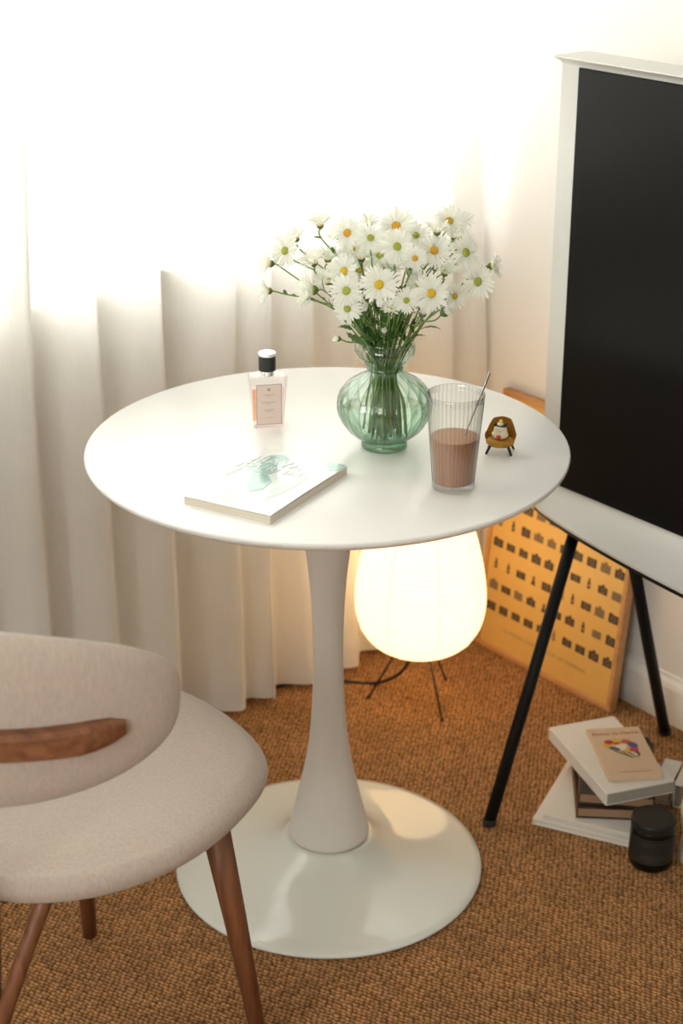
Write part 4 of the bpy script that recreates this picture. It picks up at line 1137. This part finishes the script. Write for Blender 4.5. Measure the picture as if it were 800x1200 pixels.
pb, pfc = book('beige paperback with a wreath of coloured flowers on its cover, topmost of the carpet stack', cP, rP, wP, lP, .0080, Z2, M['beige_cover'], M['beige_cover'], soft=True, name='paperback_book', over=.001)
zt = .0080 + .0003
text_obj('Flores da Manh\u00e3', .0135, M['ink_red'], pfc, (0, lP / 2 - .020, zt), (0, 0, 0), depth=.0001, sx=.92)
text_obj('e outros contos de abril', .0055, M['ink_red'], pfc, (.002, -lP / 2 + .016, zt), (0, 0, 0), depth=.0001)
art = B()
mats_ = [M['ink_crimson'], M['ink_yellow'], M['ink_blue'], M['ink_pink'], M['ink_cream'], M['ink_black'], M['ink_red']]
def blob(cx, cy, rx, ry, idx, dz=0.0, rot=0.0):
    n = 16; pts = []
    for k in range(n):
        a = 2 * math.pi * k / n; x_, y_ = rx * math.cos(a), ry * math.sin(a)
        pts.append(art.verts.new((cx + x_ * math.cos(rot) - y_ * math.sin(rot), cy + x_ * math.sin(rot) + y_ * math.cos(rot), zt + dz)))
    art.faces.new(pts).material_index = idx
blob(-.022, .022, .009, .008, 1, .0001); blob(-.018, .032, .009, .007, 0, .0002); blob(-.004, .036, .009, .006, 1, .0003); blob(.010, .030, .010, .008, 6, .0002, -.4)
blob(.020, .018, .008, .010, 2, .0003, .3); blob(.018, .004, .008, .007, 3, .0004); blob(-.014, .010, .010, .005, 2, .0004, -.5); blob(-.002, .014, .009, .010, 4, .0002)
blob(.006, .000, .010, .005, 1, .0003, .2); blob(.004, .020, .006, .005, 4, .0005); blob(-.006, .026, .006, .004, 6, .0005)
def stroke(x0, y0, x1, y1, w, idx=5):
    d = Vector((x1 - x0, y1 - y0)).normalized(); nn_ = Vector((-d.y, d.x)) * w
    art.faces.new([art.verts.new((x0 - nn_.x, y0 - nn_.y, zt + .0006)), art.verts.new((x1 - nn_.x * .4, y1 - nn_.y * .4, zt + .0006)), art.verts.new((x1 + nn_.x * .4, y1 + nn_.y * .4, zt + .0006)), art.verts.new((x0 + nn_.x, y0 + nn_.y, zt + .0006))]).material_index = idx
stroke(-.016, .002, .008, -.020, .0011); stroke(-.004, .000, .010, -.022, .0010); stroke(.006, -.003, .014, -.020, .0012); stroke(.020, -.003, .024, -.014, .0030)
stroke(.024, -.012, .016, -.019, .0012)
art_o = obj('flower_wreath_print', art, mats_, pfc, smooth=False); art_o['kind'] = 'stuff'
# small white books behind the stack, and a dark lens-like knob
book('thick small white booklet poking out at the right behind the carpet stack', (0.585, 0.213), R(-24), .030, .085, .040, .0, M['white_cover'], M['paper'], name='paperback_book', soft=True)
book('narrow white booklet at the far right of the carpet stack', (0.611, 0.204), R(-24), .014, .090, .044, .0, M['white_cover'], M['grey_spine'], name='paperback_book', soft=True)
kn = thing('black_knob', 'small black rounded object half hidden behind the stacked books', 'knob', (0.556, 0.300, 0.0), 0)
bm = B(); lathe(bm, [(.010, 0), (.013, .004), (.0135, .030), (.012, .048), (.007, .055), (.0005, .057)], 28, close_top=True); obj('body', bm, M['black_rubber'], kn)
bm = B(); lathe(bm, [(.0137, .012), (.0142, .013), (.0142, .020), (.0137, .021)], 28, close_bottom=False); obj('band', bm, M['jar_lid'], kn)

# ------------------------------------------------------------------ black candle jar
JC = (0.5215, 0.004)
cj = thing('candle_jar', 'squat black lidded candle jar standing in front of the stacked books', 'candle jar', (JC[0], JC[1], 0))
bm = B(); lathe(bm, [(.0290, .0003), (.0340, .003), (.0362, .010), (.0365, .025), (.0362, .060), (.0350, .0725), (.0345, .074)], 64, close_top=True); jb = obj('jar', bm, M['jar'], cj)
bm = B(); lathe(bm, [(.0352, .0745), (.0362, .0750), (.0364, .0835), (.0356, .0865), (.0335, .0880), (.0322, .0868), (.0005, .0866)], 64, close_top=True); obj('lid', bm, M['jar_lid'], cj, angle=40)
bm = B()
for a0, a1, z0, z1, rr_ in ((R(200), R(330), .018, .066, .0368),):
    V0 = [[bm.verts.new((rr_ * math.cos(a0 + (a1 - a0) * k / 24), rr_ * math.sin(a0 + (a1 - a0) * k / 24), z)) for z in (z0, z1)] for k in range(25)]
    for p, q in zip(V0, V0[1:]): bm.faces.new((p[0], q[0], q[1], p[1]))
jl = obj('paper_label', bm, M['jar_label'], cj)
bm = B()
for zc_, hh, segs in ((.058, .0008, 9), (.053, .0006, 12), (.034, .0012, 8), (.029, .0010, 10), (.0245, .0008, 5)):
    for s_i in range(segs):
        a0 = R(265) + (s_i - segs / 2) * R(7.2); a1 = a0 + R(5)
        bm.faces.new([bm.verts.new((.0370 * math.cos(a), .0370 * math.sin(a), z)) for a, z in ((a0, zc_ - hh), (a1, zc_ - hh), (a1, zc_ + hh), (a0, zc_ + hh))])
jp = obj('label_print', bm, M['jar_ink'], jl, smooth=False); jp['kind'] = 'stuff'

# ------------------------------------------------------------------ cream canvas bag at the right edge
bg_ = thing('canvas_bag', 'cream canvas bag standing at the right edge beside the candle jar', 'bag', (0.640, 0.020, 0), R(-20))
bm = B()
def bag(u, v):
    th = 2 * math.pi * u
    k = 1 - .10 * v + .035 * math.sin(5 * th + 4 * v)
    x = .070 * math.copysign(abs(math.cos(th)) ** .6, math.cos(th)) * k; y = .048 * math.copysign(abs(math.sin(th)) ** .6, math.sin(th)) * k * (1 - .35 * v)
    return (x + .004 * math.sin(6 * v), y, .0015 + .118 * v + .004 * math.sin(3 * th))
V = grid_surface(bm, bag, 48, 16, close_u=True); bm.faces.new([r_i[0] for r_i in V])
obj('body', bm, M['bag'], bg_)
bm = B(); tube(bm, bez([(-.04, -.030, .112), (-.035, -.032, .145), (0, -.030, .158), (.035, -.032, .145), (.04, -.030, .112)], 6), .004, 8, flat=.4); obj('handle', bm, M['bag'], bg_)
bm = B(); tube(bm, bez([(-.04, .030, .112), (-.035, .032, .140), (0, .030, .150), (.035, .032, .140), (.04, .030, .112)], 6), .004, 8, flat=.4); obj('handle', bm, M['bag'], bg_)
